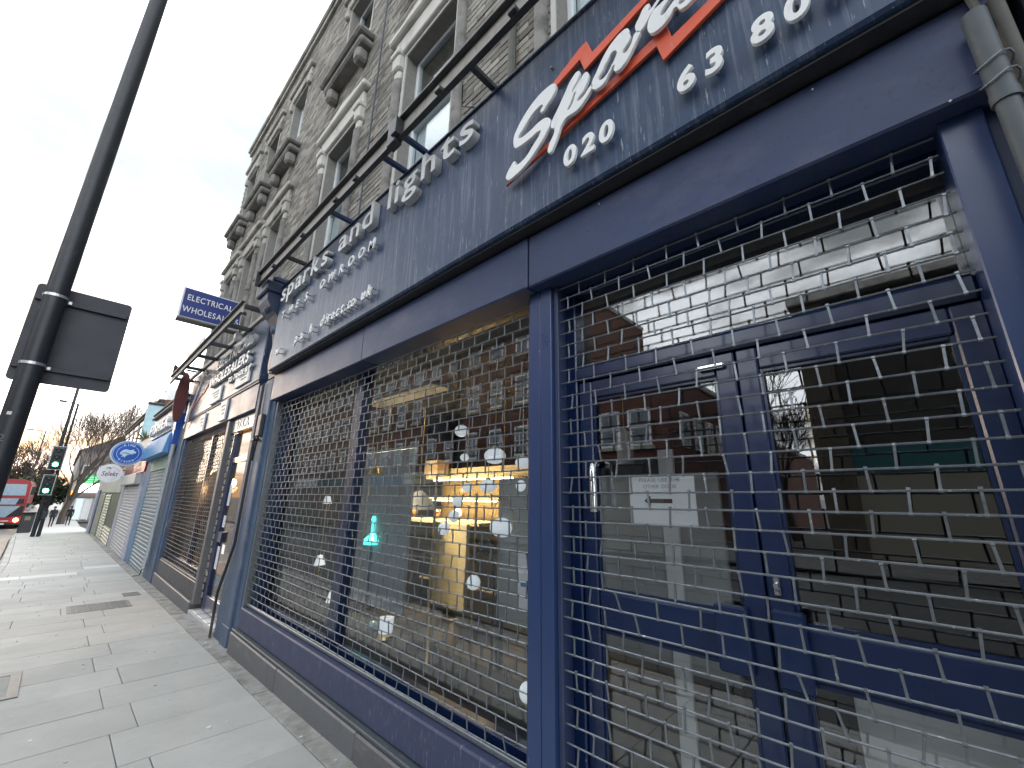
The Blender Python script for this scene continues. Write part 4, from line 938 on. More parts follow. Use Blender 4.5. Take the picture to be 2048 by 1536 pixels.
# corner building across the side street, with lit signs
fb_ = thing('corner_shops', 'grey two storey corner building with green and white lit shop signs', 'building', (3, 69, gz(69)))
MB().box(.75, 14, 68, 110, -1.6, 6.2).build('wall', mk('grey stock brick', (.26,.25,.24), .9, nscale=4, namt=.15), fb_)
MB().prism([(.5,6.2),(7,10),(14,6.2)], lambda u, v_, s_: (u, 67.9 if s_ == 0 else 110, v_)).build('roof', mk('slate roof', (.16,.165,.17), .7), fb_)
for k in range(4):
    x = 1.2+k*1.3
    wo = MB().box(x, x+.75, 67.93, 67.998, 3.2, 4.6).build('window', G_['white'], fb_)
    MB().box(x+.08, x+.67, 67.9, 67.928, 3.3, 4.5).build('pane', mk('pane', (.12,.14,.16), .15), wo)
for k in range(7):
    x = .85+k*.62
    MB().box(x, x+.50, 67.90, 67.998, -1.3, .95).build('shop_window', [G_['greyboard'], mk('pale shop window', (.35,.50,.55), .2, emit=(.6,.75,.8), estr=.25), G_['white']][k % 3] if True else None, fb_)
    MB().box(x+.51, x+.60, 67.86, 67.998, -1.38, 1.0).build('shop_post', G_['whiteboard'], fb_)
MB().box(.7, 6, 67.8, 67.998, 1.05, 1.6, .01).build('lower_fascia', mk('brown band', (.20,.16,.14), .6), fb_)
MB().box(1.25, 3.4, 67.7, 67.99, 1.62, 2.55, .01).build('lit_white_sign', mk('lit white sign', (.9,.9,.9), .5, emit=(1,1,.97), estr=2.2), fb_)
MB().box(1.5, 3.4, 67.68, 67.99, 2.6, 3.45, .01).build('green_sign', mk('lit green sign', (.03,.30,.10), .5, emit=(.03,.42,.12), estr=.55), fb_)
for k in range(3): MB().box(1.62, 3.1-.3*k, 67.66, 67.679, 3.2-.24*k, 3.3-.24*k).build('sign_print', G_['white'], fb_)
MB().box(.85, 1.2, 67.7, 67.99, 1.25, 1.75, .01).build('lit_orange_sign', mk('lit orange sign', (.8,.3,.05), .5, emit=(1,.42,.06), estr=1.1), fb_)
# ================================================================== street furniture
lp = thing('lamp_post', 'tall black tapering lamp column in the foreground carrying the sign board', 'lamp post', (-.36, 4.9, gz(4.9)))
MB().tube([(-.36,4.9,gz(4.9)-.02),(-.36,4.9,1.2),(-.36,4.9,4),(-.36,4.9,7.5)], [.074,.073,.069,.062], 28).build('column', G_['polepaint'], lp, smooth=True)
MB().tube([(-.36,4.9,gz(4.9)),(-.36,4.9,gz(4.9)+.9)], .095, 28).build('base', G_['polepaint'], lp, smooth=True)
MB().tube([(-.36,4.9,7.5),(-.36,4.9,8.2),(-.7,4.95,8.5),(-1.6,5.1,8.6)], [.06,.05,.045,.04], 14).build('bracket_arm', G_['polepaint'], lp, smooth=True)
MB().box(-2.2,-1.6,5.0,5.25,8.55,8.68,.03).build('lantern', G_['polepaint'], lp)
fdir = Vector((0-(-.36), 0-4.9, 0)).normalized(); side = Vector((-fdir.y, fdir.x, 0))
sp_ = at(12, 828, Y=4.83)
MB().box(-.012,.012,-.012,.012,-.0006,.0006,0, Matrix.Translation(Vector((-.36,4.9,2.07))+fdir*.0735-side*.03) @ fdir.to_track_quat('Z','Y').to_matrix().to_4x4()).build('sticker', G_['white'], lp)
me, wd = glyph('2', .075, .001, 0); mn = me.copy(); mn.materials.clear(); mn.materials.append(mk('faded grey numeral', (.16,.18,.20), .6)); o = link('numeral', mn, lp)
q_ = fdir.to_track_quat('Z', 'Y').to_matrix().to_4x4()
o.matrix_basis = Matrix(((-side.x*-1,0,fdir.x,-.36+fdir.x*.0735-side.x*.045),(-side.y*-1,0,fdir.y,4.9+fdir.y*.0735-side.y*.045),(0,1,0,1.86),(0,0,0,1)))
sb_ = thing('sign_board', 'dark grey back of a rectangular road sign strapped to the lamp column', 'sign', (-.19, 5.0, 2.36))
bd = MB(); x0, x1, z0, z1, r_ = -.485, .108, 2.355, 3.19, .03
op = []
for cx, cz, a0 in ((x1-r_, z1-r_, 0), (x0+r_, z1-r_, 90), (x0+r_, z0+r_, 180), (x1-r_, z0+r_, 270)):
    op += [(cx+r_*math.cos(R(a0+i*22.5)), cz+r_*math.sin(R(a0+i*22.5))) for i in range(5)]
bd.prism(op, lambda u, v_, s_: (u, 5.020 if s_ == 0 else 5.032, v_)).build('plate', G_['signback'], sb_)
for z in (3.06, 2.475):
    MB().box(x0+.01, x1-.015, 4.995, 5.019, z-.018, z+.018, .004).box(x0+.01, x1-.015, 4.985, 5.0, z-.018, z-.012).build('mounting_rail', G_['signback'], sb_)
    MB().tube([(-.36+.0745*math.cos(a), 4.9+.0745*math.sin(a), z) for a in [R(-190+i*20) for i in range(11)]], .001, 4).build('strap_core', G_['band'], sb_)
    b = MB(); v = []; f = []
    for i in range(17):
        a = R(-200+i*220/16)
        for rr, dz in ((.0735,-.011),(.0755,-.011),(.0755,.011),(.0735,.011)): v.append((-.36+rr*math.cos(a), 4.9+rr*math.sin(a), z+dz))
    for i in range(16):
        for j in range(4): f.append((i*4+j, i*4+(j+1)%4, i*4+4+(j+1)%4, i*4+4+j))
    b.add(v, f); b.build('strap', G_['band'], sb_)
    MB().box(-.285, -.262, 4.975, 5.0, z-.012, z+.016, .003).build('buckle', G_['band'], sb_)

tl = thing('traffic_light', 'dark signal column with two green lit traffic light heads at the kerb', 'traffic light', (-.48, 31, gz(31)))
MB().tube([(-.48,31,gz(31)),(-.48,31,4),(-.48,31,9.3)], [.085,.075,.055], 12).build('column', G_['polepaint'], tl, smooth=True)
MB().tube([(-.48,31,9.25),(-.8,31,9.35),(-1.7,31,9.4)], .04, 8).box(-2.3,-1.7,30.9,31.1,9.36,9.46,.02).build('lantern_arm', G_['polepaint'], tl)
lens_off = mk('unlit lens', (.02,.025,.025), .2, namt=.05)
lens_g = mk('lit green lens', (.1,.9,.4), .3, namt=0, emit=(.06,1.0,.36), estr=11)
tlbox = mk('signal housing', (.03,.04,.045), .4); tlbord = mk('white signal border', (.62,.66,.66), .5)
for cx, cz, hw, hh in ((-.45, 3.17, .25, .58), (-.50, 1.87, .225, .49)):
    hd = MB().box(cx-hw, cx+hw, 30.74, 30.77, cz-hh, cz+hh, .01).build('backing_board', tlbox, tl)
    b = MB(); e = .03
    b.box(cx-hw-.002, cx+hw+.002, 30.735, 30.7395, cz+hh-e, cz+hh).box(cx-hw-.002, cx+hw+.002, 30.735, 30.7395, cz-hh, cz-hh+e).box(cx-hw-.002, cx-hw+e, 30.735, 30.7395, cz-hh+e, cz+hh-e).box(cx+hw-e, cx+hw+.002, 30.735, 30.7395, cz-hh+e, cz+hh-e)
    b.build('border', tlbord, hd)
    MB().box(cx-.15, cx+.15, 30.60, 30.734, cz-hh*.86, cz+hh*.86, .03).box(cx-.05, cx+.05, 30.77, 30.95, cz-.1, cz+.1).build('housing', tlbox, hd)
    for k in range(3):
        zc = cz+hh*.56*(1-k)
        MB().lathe([(.10,0),(.095,.02),(.0,.03)], (cx, 30.60, zc), (0,-1,0), 16).build('lens', lens_g if k == 2 else lens_off, hd, smooth=True)
        v = [(cx+.115*math.cos(R(a)), yy, zc+.115*math.sin(R(a))) for a in range(0, 181, 20) for yy in (30.6, 30.45)]
        MB().add(v, [(i*2, i*2+1, i*2+3, i*2+2) for i in range(9)]).build('visor', tlbox, hd)
def lamp(label, x, y, h, arm, group='street lamps down the road'):
    t = thing('street_lamp', label, 'street lamp', (x, y, gz(y)), group)
    MB().tube([(x,y,gz(y)),(x,y,1),(x,y,h)], [.08,.07,.045], 10).build('column', G_['polepaint'], t, smooth=True)
    MB().tube([(x,y,h-.05),(x+arm*.5,y,h+.02),(x+arm,y,h+.04)], .03, 6).build('arm', G_['polepaint'], t)
    MB().box(min(x+arm, x+arm*1.6), max(x+arm, x+arm*1.6), y-.12, y+.12, h+.0, h+.09, .02).build('lantern', G_['polepaint'], t)
lamp('slim street lamp with short arm just behind the traffic lights', -.30, 31.4, 6.05, -.45)
lamp('distant street lamp rising against the pink sky', -2.2, 61, 7.3, -.8)
pb = thing('push_button_post', 'short dark crossing post beside the traffic light column', 'post', (-.30, 30.6, gz(30.6)))
MB().tube([(-.30,30.6,gz(30.6)),(-.30,30.6,.75)], .06, 10).build('column', G_['polepaint'], pb, smooth=True)
MB().box(-.38,-.22,30.45,30.53,.28,.62,.02).build('button_box', tlbox, pb)
bn = thing('litter_bin', 'dark grey litter bin by the kerb behind the traffic lights', 'bin', (-.95, 36.5, gz(36.5)))
zb = gz(36.5)
MB().box(-1.2,-.68,36.2,36.75,zb+.05,zb+1.05,.04).build('body', mk('bin grey', (.06,.062,.065), .5), bn)
MB().box(-1.23,-.65,36.17,36.78,zb+1.052,zb+1.16,.04).build('lid', G_['black'], bn)
MB().box(-1.05,-.83,36.185,36.198,zb+.72,zb+.92).build('slot', mk('bin slot', (.3,.3,.2), .5), bn)
# bus
BDX = -.25
bus = thing('double_decker_bus', 'red double decker bus with lit headlamp coming up the road', 'bus', (-3.05, 60, gz(56)-.115))
bz = gz(56)-.115; red = mk('bus red', (.33,.012,.016), .3, coat=.4, namt=.06)
bglass = mk('bus glass', (.30,.40,.48), .08, namt=.15, spec=.8); bdark = mk('bus dark glass', (.02,.025,.03), .1, namt=.05)
def bushell(y0, y1):
    pr = [(-4.32, bz+.30), (-1.80, bz+.30), (-1.78, bz+1.0), (-1.79, bz+2.2), (-1.82, bz+3.6), (-1.95, bz+3.95), (-2.3, bz+4.08), (-3.8, bz+4.08), (-4.15, bz+3.95), (-4.3, bz+3.6), (-4.33, bz+1.0)]
    return MB().prism(pr, lambda u, v_, s_: (u, y0 if s_ == 0 else y1, v_))
bushell(56, 66.5).build('body', red, bus)
MB().prism([(-4.1,bz+2.72),(-2.0,bz+2.72),(-2.08,bz+3.66),(-4.0,bz+3.66)], lambda u, v_, s_: (u, 55.95 if s_ == 0 else 55.999, v_)).build('upper_windscreen', bglass, bus)
MB().prism([(-4.1,bz+1.98),(-2.4,bz+1.98),(-2.3,bz+2.48),(-4.1,bz+2.48)], lambda u, v_, s_: (u, 55.95 if s_ == 0 else 55.999, v_)).build('destination_screen', bglass, bus)
MB().prism([(-2.38,bz+2.0),(-1.95,bz+2.05),(-1.98,bz+2.45),(-2.28,bz+2.45)], lambda u, v_, s_: (u, 55.95 if s_ == 0 else 55.999, v_)).build('dark_corner_pane', bdark, bus)
MB().prism([(-4.2,bz+.95),(-2.75,bz+.95),(-2.1,bz+1.85),(-4.2,bz+1.85)], lambda u, v_, s_: (u, 55.95 if s_ == 0 else 55.999, v_)).build('lower_windscreen', bglass, bus)
MB().prism([(-2.72,bz+.95),(-1.88,bz+1.05),(-1.86,bz+1.85),(-2.06,bz+1.85)], lambda u, v_, s_: (u, 55.95 if s_ == 0 else 55.999, v_)).build('door_glass', bdark, bus)
MB().box(-4.3,-1.85,55.93,55.999,bz+.30,bz+.50,.02).build('bumper', G_['black'], bus)
MB().box(-3.4,-2.7,55.91,55.929,bz+.36,bz+.47).build('number_plate', G_['white'], bus)
MB().box(-4.0,-2.5,55.92,55.999,bz+.62,bz+.68).build('front_trim', G_['white'], bus)
for x in (-2.12, -4.0):
    MB().lathe([(.14,0),(.12,.05),(.02,.07)], (x, 55.99, bz+.72), (0,-1,0), 14).build('headlight', mk('lit headlamp', (1,.8,.6), .3, namt=0, emit=(1,.62,.28), estr=14 if x > -3 else 3), bus, smooth=True)
for x in (-2.0, -4.1):
    for yy in (58.4, 64):
        MB().lathe([(.46,-.13),(.48,-.1),(.48,.1),(.46,.13)], (x, yy, bz+.48), (1,0,0), 18).build('wheel', G_['black'], bus)
for x in (-1.68,): MB().box(x-.08, x+.08, 55.7, 55.8, bz+1.75, bz+2.1, .02).build('mirror', G_['black'], bus)
for k in range(5):
    for z0, z1 in ((1.15, 1.95), (2.75, 3.5)): MB().box(-1.792, -1.770, 57.4+k*1.8, 58.9+k*1.8, bz+z0, bz+z1, .01).build('side_window', bdark, bus)
# pedestrians
def person(label, x, y, h, face, coat, step=.12):
    M_ = bpy.data.materials.new('clothes'); M_.use_nodes = True; t = M_.node_tree; B = t.nodes['Principled BSDF']; B.inputs['Roughness'].default_value = .85
    tcn = t.nodes.new('ShaderNodeTexCoord'); spn = t.nodes.new('ShaderNodeSeparateXYZ'); t.links.new(tcn.outputs['Object'], spn.inputs[0])
    rp = t.nodes.new('ShaderNodeValToRGB'); rp.color_ramp.interpolation = 'CONSTANT'; e = rp.color_ramp.elements
    e[0].position = 0; e[0].color = (.01,.01,.012,1); e[1].position = .47; e[1].color = (*coat, 1)
    k3 = e.new(.855); k3.color = (.30,.19,.14,1)
    dv = t.nodes.new('ShaderNodeMath'); dv.operation = 'DIVIDE'; dv.inputs[1].default_value = h; t.links.new(spn.outputs[2], dv.inputs[0]); t.links.new(dv.outputs[0], rp.inputs[0]); t.links.new(rp.outputs[0], B.inputs['Base Color'])
    s = h/1.75
    J = {'pel':(0,0,.95,.15),'ch':(0,.01,1.28,.17),'nk':(0,.0,1.49,.065),'hd':(0,-.02,1.60,.085),'ht':(0,-.01,1.70,.075),
         'ls':(-.19,0,1.42,.07),'le':(-.215,.03,1.13,.05),'lw':(-.20,-.08,.90,.04),'lf':(-.19,-.11,.82,.035),
         'rs':(.19,0,1.42,.07),'re':(.215,.05,1.13,.05),'rw':(.20,.0,.90,.04),'rf':(.19,-.02,.82,.035),
         'lh':(-.10,0,.90,.10),'lk':(-.10,-step,.50,.07),'la':(-.10,-step*.6,.08,.05),'lt':(-.10,-step*.6-.15,.04,.04),
         'rh':(.10,0,.90,.10),'rk':(.10,step*.4,.50,.07),'ra':(.10,step*1.5,.09,.05),'rt':(.10,step*1.5-.15,.05,.04)}
    E_ = [('pel','ch'),('ch','nk'),('nk','hd'),('hd','ht'),('ch','ls'),('ls','le'),('le','lw'),('lw','lf'),('ch','rs'),('rs','re'),('re','rw'),('rw','rf'),('pel','lh'),('lh','lk'),('lk','la'),('la','lt'),('pel','rh'),('rh','rk'),('rk','ra'),('ra','rt')]
    ks = list(J); me = bpy.data.meshes.new('person'); me.from_pydata([tuple(c_*s for c_ in J[k][:3]) for k in ks], [(ks.index(a), ks.index(b_)) for a, b_ in E_], [])
    me.materials.append(M_)
    o = bpy.data.objects.new('person', me); col.objects.link(o); o.location = (x, y, gz(y)); o.rotation_euler = (0, 0, face)
    md = o.modifiers.new('skin', 'SKIN'); lay = me.skin_vertices[0].data
    for i, k in enumerate(ks): lay[i].radius = (J[k][3]*s, J[k][3]*s*.8); lay[i].use_root = (k == 'pel')
    sm = o.modifiers.new('sub', 'SUBSURF'); sm.levels = sm.render_levels = 2
    o['label'] = label; o['category'] = 'person'
    hb = MB().ell((0, .015*s, 1.66*s), .095*s, .105*s, .10*s, 12, 8); h_ = bpy.data.objects.new('hair', hb.mesh('hair', G_['black'], True)); col.objects.link(h_); h_.parent = o
    return o
person('person in black coat walking away beside the bare tree trunk', 1.05, 57, 1.75, R(180), (.012,.012,.014))
person('person in dark grey jacket walking near the kerb behind the traffic lights', -.55, 50, 1.72, R(170), (.03,.032,.036))
person('person in dark clothes further along by the tree kerb side', .0, 54, 1.70, R(10), (.018,.02,.03))

# ---- trees
bark = mk('dark bark', (.075,.062,.05), .9, nscale=12, namt=.25, bump=(25,.5,.02))
twigm = mk('twig', (.10,.078,.065), .9, namt=.15)
def bare_tree(label, base, H, r0, seed, lean=(0,0), levels=6, fork=.28, spread=.62, n1=4, rmin=.016):
    rg = random.Random(seed); t = thing('bare_tree', label, 'tree', base); tk = MB(); cr = MB()
    base = Vector(base)
    def grow(p, d, ln, r, lv):
        pts = [p]; rs = [r]; q = p.copy(); dd = d.copy(); k = 4 if lv < 3 else 3
        for i in range(k):
            dd = (dd + Vector((rg.gauss(0,.13), rg.gauss(0,.13), rg.gauss(.05,.07)))).normalized(); q = q + dd*ln/k; pts.append(q.copy()); rs.append(max(r*(1-.42*(i+1)/k), rmin))
        (tk if lv < 2 else cr).tube(pts, rs, 8 if lv < 2 else 5 if lv < 4 else 3, cap=False)
        if lv >= levels: return
        nch = (n1 if lv == 0 else rg.choice((3, 3, 4)))
        for c_ in range(nch):
            f = 1.0 if c_ == 0 else rg.uniform(.45, .98)
            i = min(int(f*k), k-1); o = pts[i].lerp(pts[i+1], f*k-i) if f < 1 else pts[-1]
            ax = dd.orthogonal().normalized(); ax.rotate(Matrix.Rotation(rg.uniform(0, 6.28), 3, dd))
            ang = rg.uniform(.25, spread+.12*(lv > 2)) * (.4 if c_ == 0 else 1)
            nd = dd.copy(); nd.rotate(Matrix.Rotation(ang, 3, ax)); nd.z += .22; nd.normalize()
            grow(o, nd, ln*rg.uniform(.66, .92), rs[-1]*rg.uniform(.62, .85) if c_ else rs[-1]*.95, lv+1)
    grow(base-Vector((0,0,.05)), Vector((lean[0], lean[1], 1)).normalized(), H*fork, r0, 0)
    tk.build('trunk', bark, t, smooth=True); cr.build('crown', twigm, t)
    return t
bare_tree('large bare street tree on the pavement beyond the traffic lights', (.62, 60, gz(60)), 15.0, .30, 8, (-.03, 0), 6, .27, .66, 5, .012)
bare_tree('bare tree in the distance against the orange sky, beside the bus', (-4.2, 100, gz(100)), 13, .28, 9, (.0, 0), 6, .22, .75, 5, .03)
bare_tree('second distant bare tree at the edge of the lamp column', (-9.5, 108, gz(100)), 14, .30, 14, (.05, 0), 6, .22, .75, 5, .03)
def evergreen(label, base, rx, rz, h, seed):
    rg = random.Random(seed); t = thing('evergreen_tree', label, 'tree', base); b = MB(); bx_, by_, bz_ = base
    cl = []
    for k in range(46):
        u = rg.uniform(-1, 1); a = rg.uniform(0, 6.28); s_ = math.sqrt(1-u*u); rr = rg.uniform(.45, 1)
        cl.append((bx_+rx*s_*math.cos(a)*rr, by_+rx*s_*math.sin(a)*rr, bz_+h+rz*u*rr, rg.uniform(.5, 1.0)))
    for (x, y, z, r) in cl:
        for k in range(110):
            d = Vector((rg.gauss(0,1), rg.gauss(0,1), rg.gauss(0,.8))).normalized()*r*rg.uniform(.5, 1); o = Vector((x,y,z))+d
            n_ = Vector((rg.gauss(0,1), rg.gauss(0,1), rg.gauss(0,1))).normalized(); a1 = n_.orthogonal().normalized()*.16; a2 = n_.cross(a1)*.8
            b.add([o-a1, o+a2, o+a1, o-a2], [(0,1,2,3)])
    b.build('crown', mk('dark evergreen leaf', (.045,.060,.028), .7, island=.45), t)
    MB().tube([(bx_,by_,bz_),(bx_,by_,bz_+h)], [.25,.15], 8).build('trunk', bark, t)
evergreen('dark evergreen tree rising behind the bus roof', (-4.5, 84, gz(84)), 2.8, 1.6, 3.4, 3)
evergreen('dull olive evergreen behind the bare tree trunk', (-1.2, 92, gz(92)), 2.6, 1.8, 3.2, 6)
fh = thing('distant_houses', 'pale low houses at the far end of the road', 'building', (-6, 130, -1.4))
MB().box(-14, -3, 128, 140, -1.5, 3.0).build('wall', mk('pale far wall', (.35,.34,.33), .9), fh)
MB().prism([(-14.5,3.0),(-8.5,5.2),(-2.5,3.0)], lambda u, v_, s_: (u, 127.8 if s_ == 0 else 140, v_)).build('roof', mk('far roof', (.15,.12,.11), .9), fh)
# ================================================================== inside the near shop
def room(name, b, mat): return b.build(name, mat, None, kind='structure')
room('interior_floor', MB().box(1.86, 7, -.6, 5.72, .0, .02), G_['wooddark'])
room('interior_ceiling', MB().box(1.86, 7, -.6, 5.72, 2.76, 2.80), mk('charcoal ceiling', (.06,.062,.065), .8))
room('interior_wall', MB().box(7, 7.05, -.6, 5.72, 0, 2.8).box(1.90, 7, 5.72, 5.74, 0, 2.8).box(1.90, 7, -.62, -.6, 0, 2.8), mk('charcoal wall', (.035,.038,.04), .8))
def dep(p): return (p-Vector((0,0,EYE))).dot(_fw)
def rad(px, p): return px/FPX*dep(p)
def globe(par, px, py, X, rpx, sq=1., mat='opal', cap=True):
    p = at(px, py, X=X); r = rad(rpx, p)
    MB().ell(p, r, r, r*sq, 20, 12).build('globe', G_[mat], par, smooth=True)
    if cap: MB().lathe([(r*.32,0),(r*.30,r*.18),(r*.1,r*.26)], p+Vector((0,0,r*sq*.92)), (0,0,1), 14).build('cap', G_['brass'], par, smooth=True)
    return p, r
def hang(par, p, r=.004): MB().tube([p, (p.x, p.y, 2.758)], r, 6).build('stem', G_['brass'], par)
t = thing('pendant_lamp', 'brass rod pendant with three small white globes above the lit shelves', 'lamp', at(930, 915, X=2.6))
for a, b_, r_ in ((923, 862, 14), (929, 915, 9), (935, 975, 11)): p, q = globe(t, a, b_, 2.6, r_, .85)
hang(t, at(933, 975, X=2.62), .007)
t = thing('pendant_lamp', 'large squashed white dome pendant near the centre of the window', 'lamp', at(990, 912, X=2.5)); p, q = globe(t, 990, 912, 2.5, 22, .72); hang(t, p)
t = thing('pendant_lamp', 'pair of white dome shades on one stem beside the middle post', 'lamp', at(1045, 925, X=2.45)); p, q = globe(t, 1046, 925, 2.45, 16, .72); globe(t, 1050, 972, 2.45, 19, .8); hang(t, p)
t = thing('pendant_lamp', 'white dome pendant below the large squashed dome', 'lamp', at(975, 972, X=2.55)); p, q = globe(t, 976, 972, 2.55, 18, .72); hang(t, p)
t = thing('floor_lamp', 'brass floor lamp with three staggered white globes in front of the oak panel', 'lamp', at(868, 1330, X=2.55))
for a, b_, r_ in ((914, 1003, 10), (908, 1032, 11), (888, 1057, 12)): globe(t, a, b_, 2.55, r_, 1.05, cap=False)
p = at(868, 1050, X=2.58); MB().tube([(p.x, p.y, .04), (p.x, p.y, 1.75)], .013, 10).build('pole', G_['brass'], t)
MB().lathe([(.16,0),(.16,.02),(.03,.035)], (p.x, p.y, .02)).build('base', G_['brass'], t)
t = thing('ring_lamp', 'white glass shade hung inside a thin brass hoop', 'lamp', at(1005, 1052, X=2.4)); p, q = globe(t, 1005, 1055, 2.4, 26, .72, cap=False)
MB().tube([p+Vector((0, (q*1.18)*math.cos(a), .06+(q*1.5)*math.sin(a))) for a in [i*math.pi/14-.2 for i in range(18)]], .005, 6).build('hoop', G_['brass'], t)
hang(t, p+Vector((0,0,q*1.5)))
t = thing('floor_lamp', 'brass stick floor lamp with a white ball beside the grey board', 'lamp', at(945, 1165, X=2.35)); p, q = globe(t, 947, 1165, 2.35, 14, 1, cap=False)
MB().tube([(p.x, p.y, .04), (p.x, p.y, 1.55)], .011, 10).build('pole', G_['brass'], t); MB().lathe([(.15,0),(.15,.02),(.02,.03)], (p.x, p.y, .02)).build('base', G_['brass'], t)
t = thing('table_lamp', 'small table lamp with white drum shade low in the window', 'lamp', at(775, 1270, X=2.15)); p = at(772, 1250, X=2.15); q = rad(15, p)
MB().lathe([(q*.9,-q*.9),(q,q*.9)], p, (0,0,1), 20).build('shade', G_['opal'], t, smooth=True)
MB().tube([p, (p.x, p.y, .36)], .008, 8).lathe([(.07,0),(.06,.02),(.01,.03)], (p.x, p.y, .36)).build('stand', G_['brass'], t)
t = thing('table_lamp', 'clear blue glass lamp next to the white drum shade', 'lamp', at(745, 1255, X=2.2)); p = at(745, 1255, X=2.2); q = rad(12, p)
MB().ell(p, q, q, q*1.1).build('shade', mk('blue tinted glass', (.25,.42,.48), .1, coat=.6), t, smooth=True); MB().lathe([(.05,0),(.04,.02),(.006,.03),(.006,max(.05,p.z-.42))], (p.x, p.y, .36)).build('stand', G_['chrome'], t)
t = thing('brass_lamp_base', 'round brass lamp base with short stem on the window floor', 'lamp', at(853, 1340, X=2.1)); p = at(853, 1338, X=2.1); q = rad(32, p)
MB().lathe([(q*.95,-.01),(q,0),(q,.012),(.02,.02),(.013,.03),(.013,.34)], p, (0,0,1), 28).build('plate', G_['brass'], t, smooth=True)
t = thing('wire_side_table', 'thin black round side table behind the brass base', 'table', at(860, 1275, X=2.4)); p = at(870, 1268, X=2.4)
MB().tube([p+Vector((.22*math.cos(a), .22*math.sin(a), 0)) for a in [i*.2618 for i in range(25)]], .006, 6).lathe([(.21,-.004),(.21,.004)], p, (0,0,1), 24).build('top', G_['steelblack'], t)
for a in (0, 2.1, 4.2): MB().tube([p+Vector((.2*math.cos(a), .2*math.sin(a), 0)), (p.x+.2*math.cos(a), p.y+.2*math.sin(a), .02)], .006, 6).build('leg', G_['steelblack'], t)
t = thing('floor_lamp', 'slim brass floor lamp standing beside the window mullion', 'lamp', at(725, 1230, X=2.3)); p = at(724, 1100, X=2.3)
MB().tube([(p.x, p.y, .04), (p.x, p.y, 1.72), (p.x, p.y-.10, 1.82)], .007, 8).build('pole', G_['brass'], t); MB().lathe([(.11,0),(.11,.015),(.02,.02)], (p.x, p.y, .02)).build('base', G_['brass'], t)
MB().lathe([(.09,0),(.05,.09),(.01,.1)], (p.x, p.y-.12, 1.74), (0,.2,1)).build('shade', G_['brass'], t, smooth=True)
t = thing('turquoise_glow_standin', 'made up turquoise bottle lamp standing in for a glow in the window glass', 'lamp', at(745, 1085, X=2.6)); p = at(745, 1072, X=2.6)  # invented lamp, put where a turquoise glow shows in the glass
MB().lathe([(.02,-.10),(.10,-.09),(.11,-.05),(.06,0),(.022,.04),(.018,.16),(.028,.18),(.015,.22)], p, (0,.05,1), 16).build('glass', G_['teal'], t, smooth=True)
MB().tube([(p.x, p.y, .03), (p.x, p.y, p.z-.1)], .012, 8).lathe([(.13,0),(.13,.02),(.02,.03)], (p.x, p.y, .02)).build('stand', G_['steelblack'], t)
t = thing('pendant_lamp', 'black cone pendant shade above the counter', 'lamp', at(835, 1010, X=3.0)); p = at(838, 998, X=3.0)
MB().lathe([(.24,-.12),(.06,.08),(.02,.10)], p, (0,0,1), 24).build('shade', G_['blackfab'], t, smooth=True); hang(t, p)
for lab, a, b_, r_ in (('grey smoked glass dome pendant left of the black cone', 765, 985, 22), ('grey metal dome pendant beside the window mullion', 738, 965, 20)):
    t = thing('pendant_lamp', lab, 'lamp', at(a, b_, X=2.8)); p = at(a, b_, X=2.8); q = rad(r_, p)
    MB().lathe([(q,-q*.5),(q*.95,0),(q*.6,q*.55),(q*.1,q*.75)], p, (0,0,1), 22).build('shade', mk('smoked dome', (.22,.235,.245), .2, coat=.5), t, smooth=True); hang(t, p)
t = thing('table_lamp', 'woven brown cylinder lamp at the far end of the window', 'lamp', at(600, 1000, X=2.25)); p = at(598, 985, X=2.25); q = rad(17, p)
MB().lathe([(q*.95,-q*1.7),(q,-q*1.2),(q,q*1.2),(q*.8,q*1.7)], p, (0,0,1), 20).build('shade', G_['brownshade'], t, smooth=True)
MB().tube([p-Vector((0,0,q*1.6)), (p.x, p.y, .37)], .015, 8).lathe([(.09,0),(.08,.03),(.02,.04)], (p.x, p.y, .36)).build('stand', G_['brass'], t)
t = thing('pendant_lamp', 'frosted cylinder pendant behind the left door', 'lamp', at(1250, 900, X=2.5)); p = at(1250, 895, X=2.5); q = rad(16, p)
MB().lathe([(q,-q*2.1),(q,q*1.8),(q*.5,q*2.0),(.012,q*2.4)], p, (0,0,1), 20).build('shade', mk('frosted glass', (.50,.52,.50), .3, coat=.3), t, smooth=True); hang(t, p)
t = thing('pendant_lamp', 'brass tube spotlight behind the right door', 'lamp', at(1970, 700, X=2.5)); p = at(1972, 702, X=2.5)
MB().lathe([(.045,-.09),(.045,.09),(.01,.1)], p, (.1,-1,.35), 16).build('shade', G_['brass'], t, smooth=True); hang(t, p)
t = thing('wall_light', 'upright brass tube light deep behind the right door', 'lamp', at(1625, 870, X=3.2)); p = at(1625, 872, X=3.2)
MB().lathe([(.028,-.18),(.028,.18),(.01,.19)], p, (0,0,1), 14).build('tube', G_['brass'], t, smooth=True); hang(t, p)
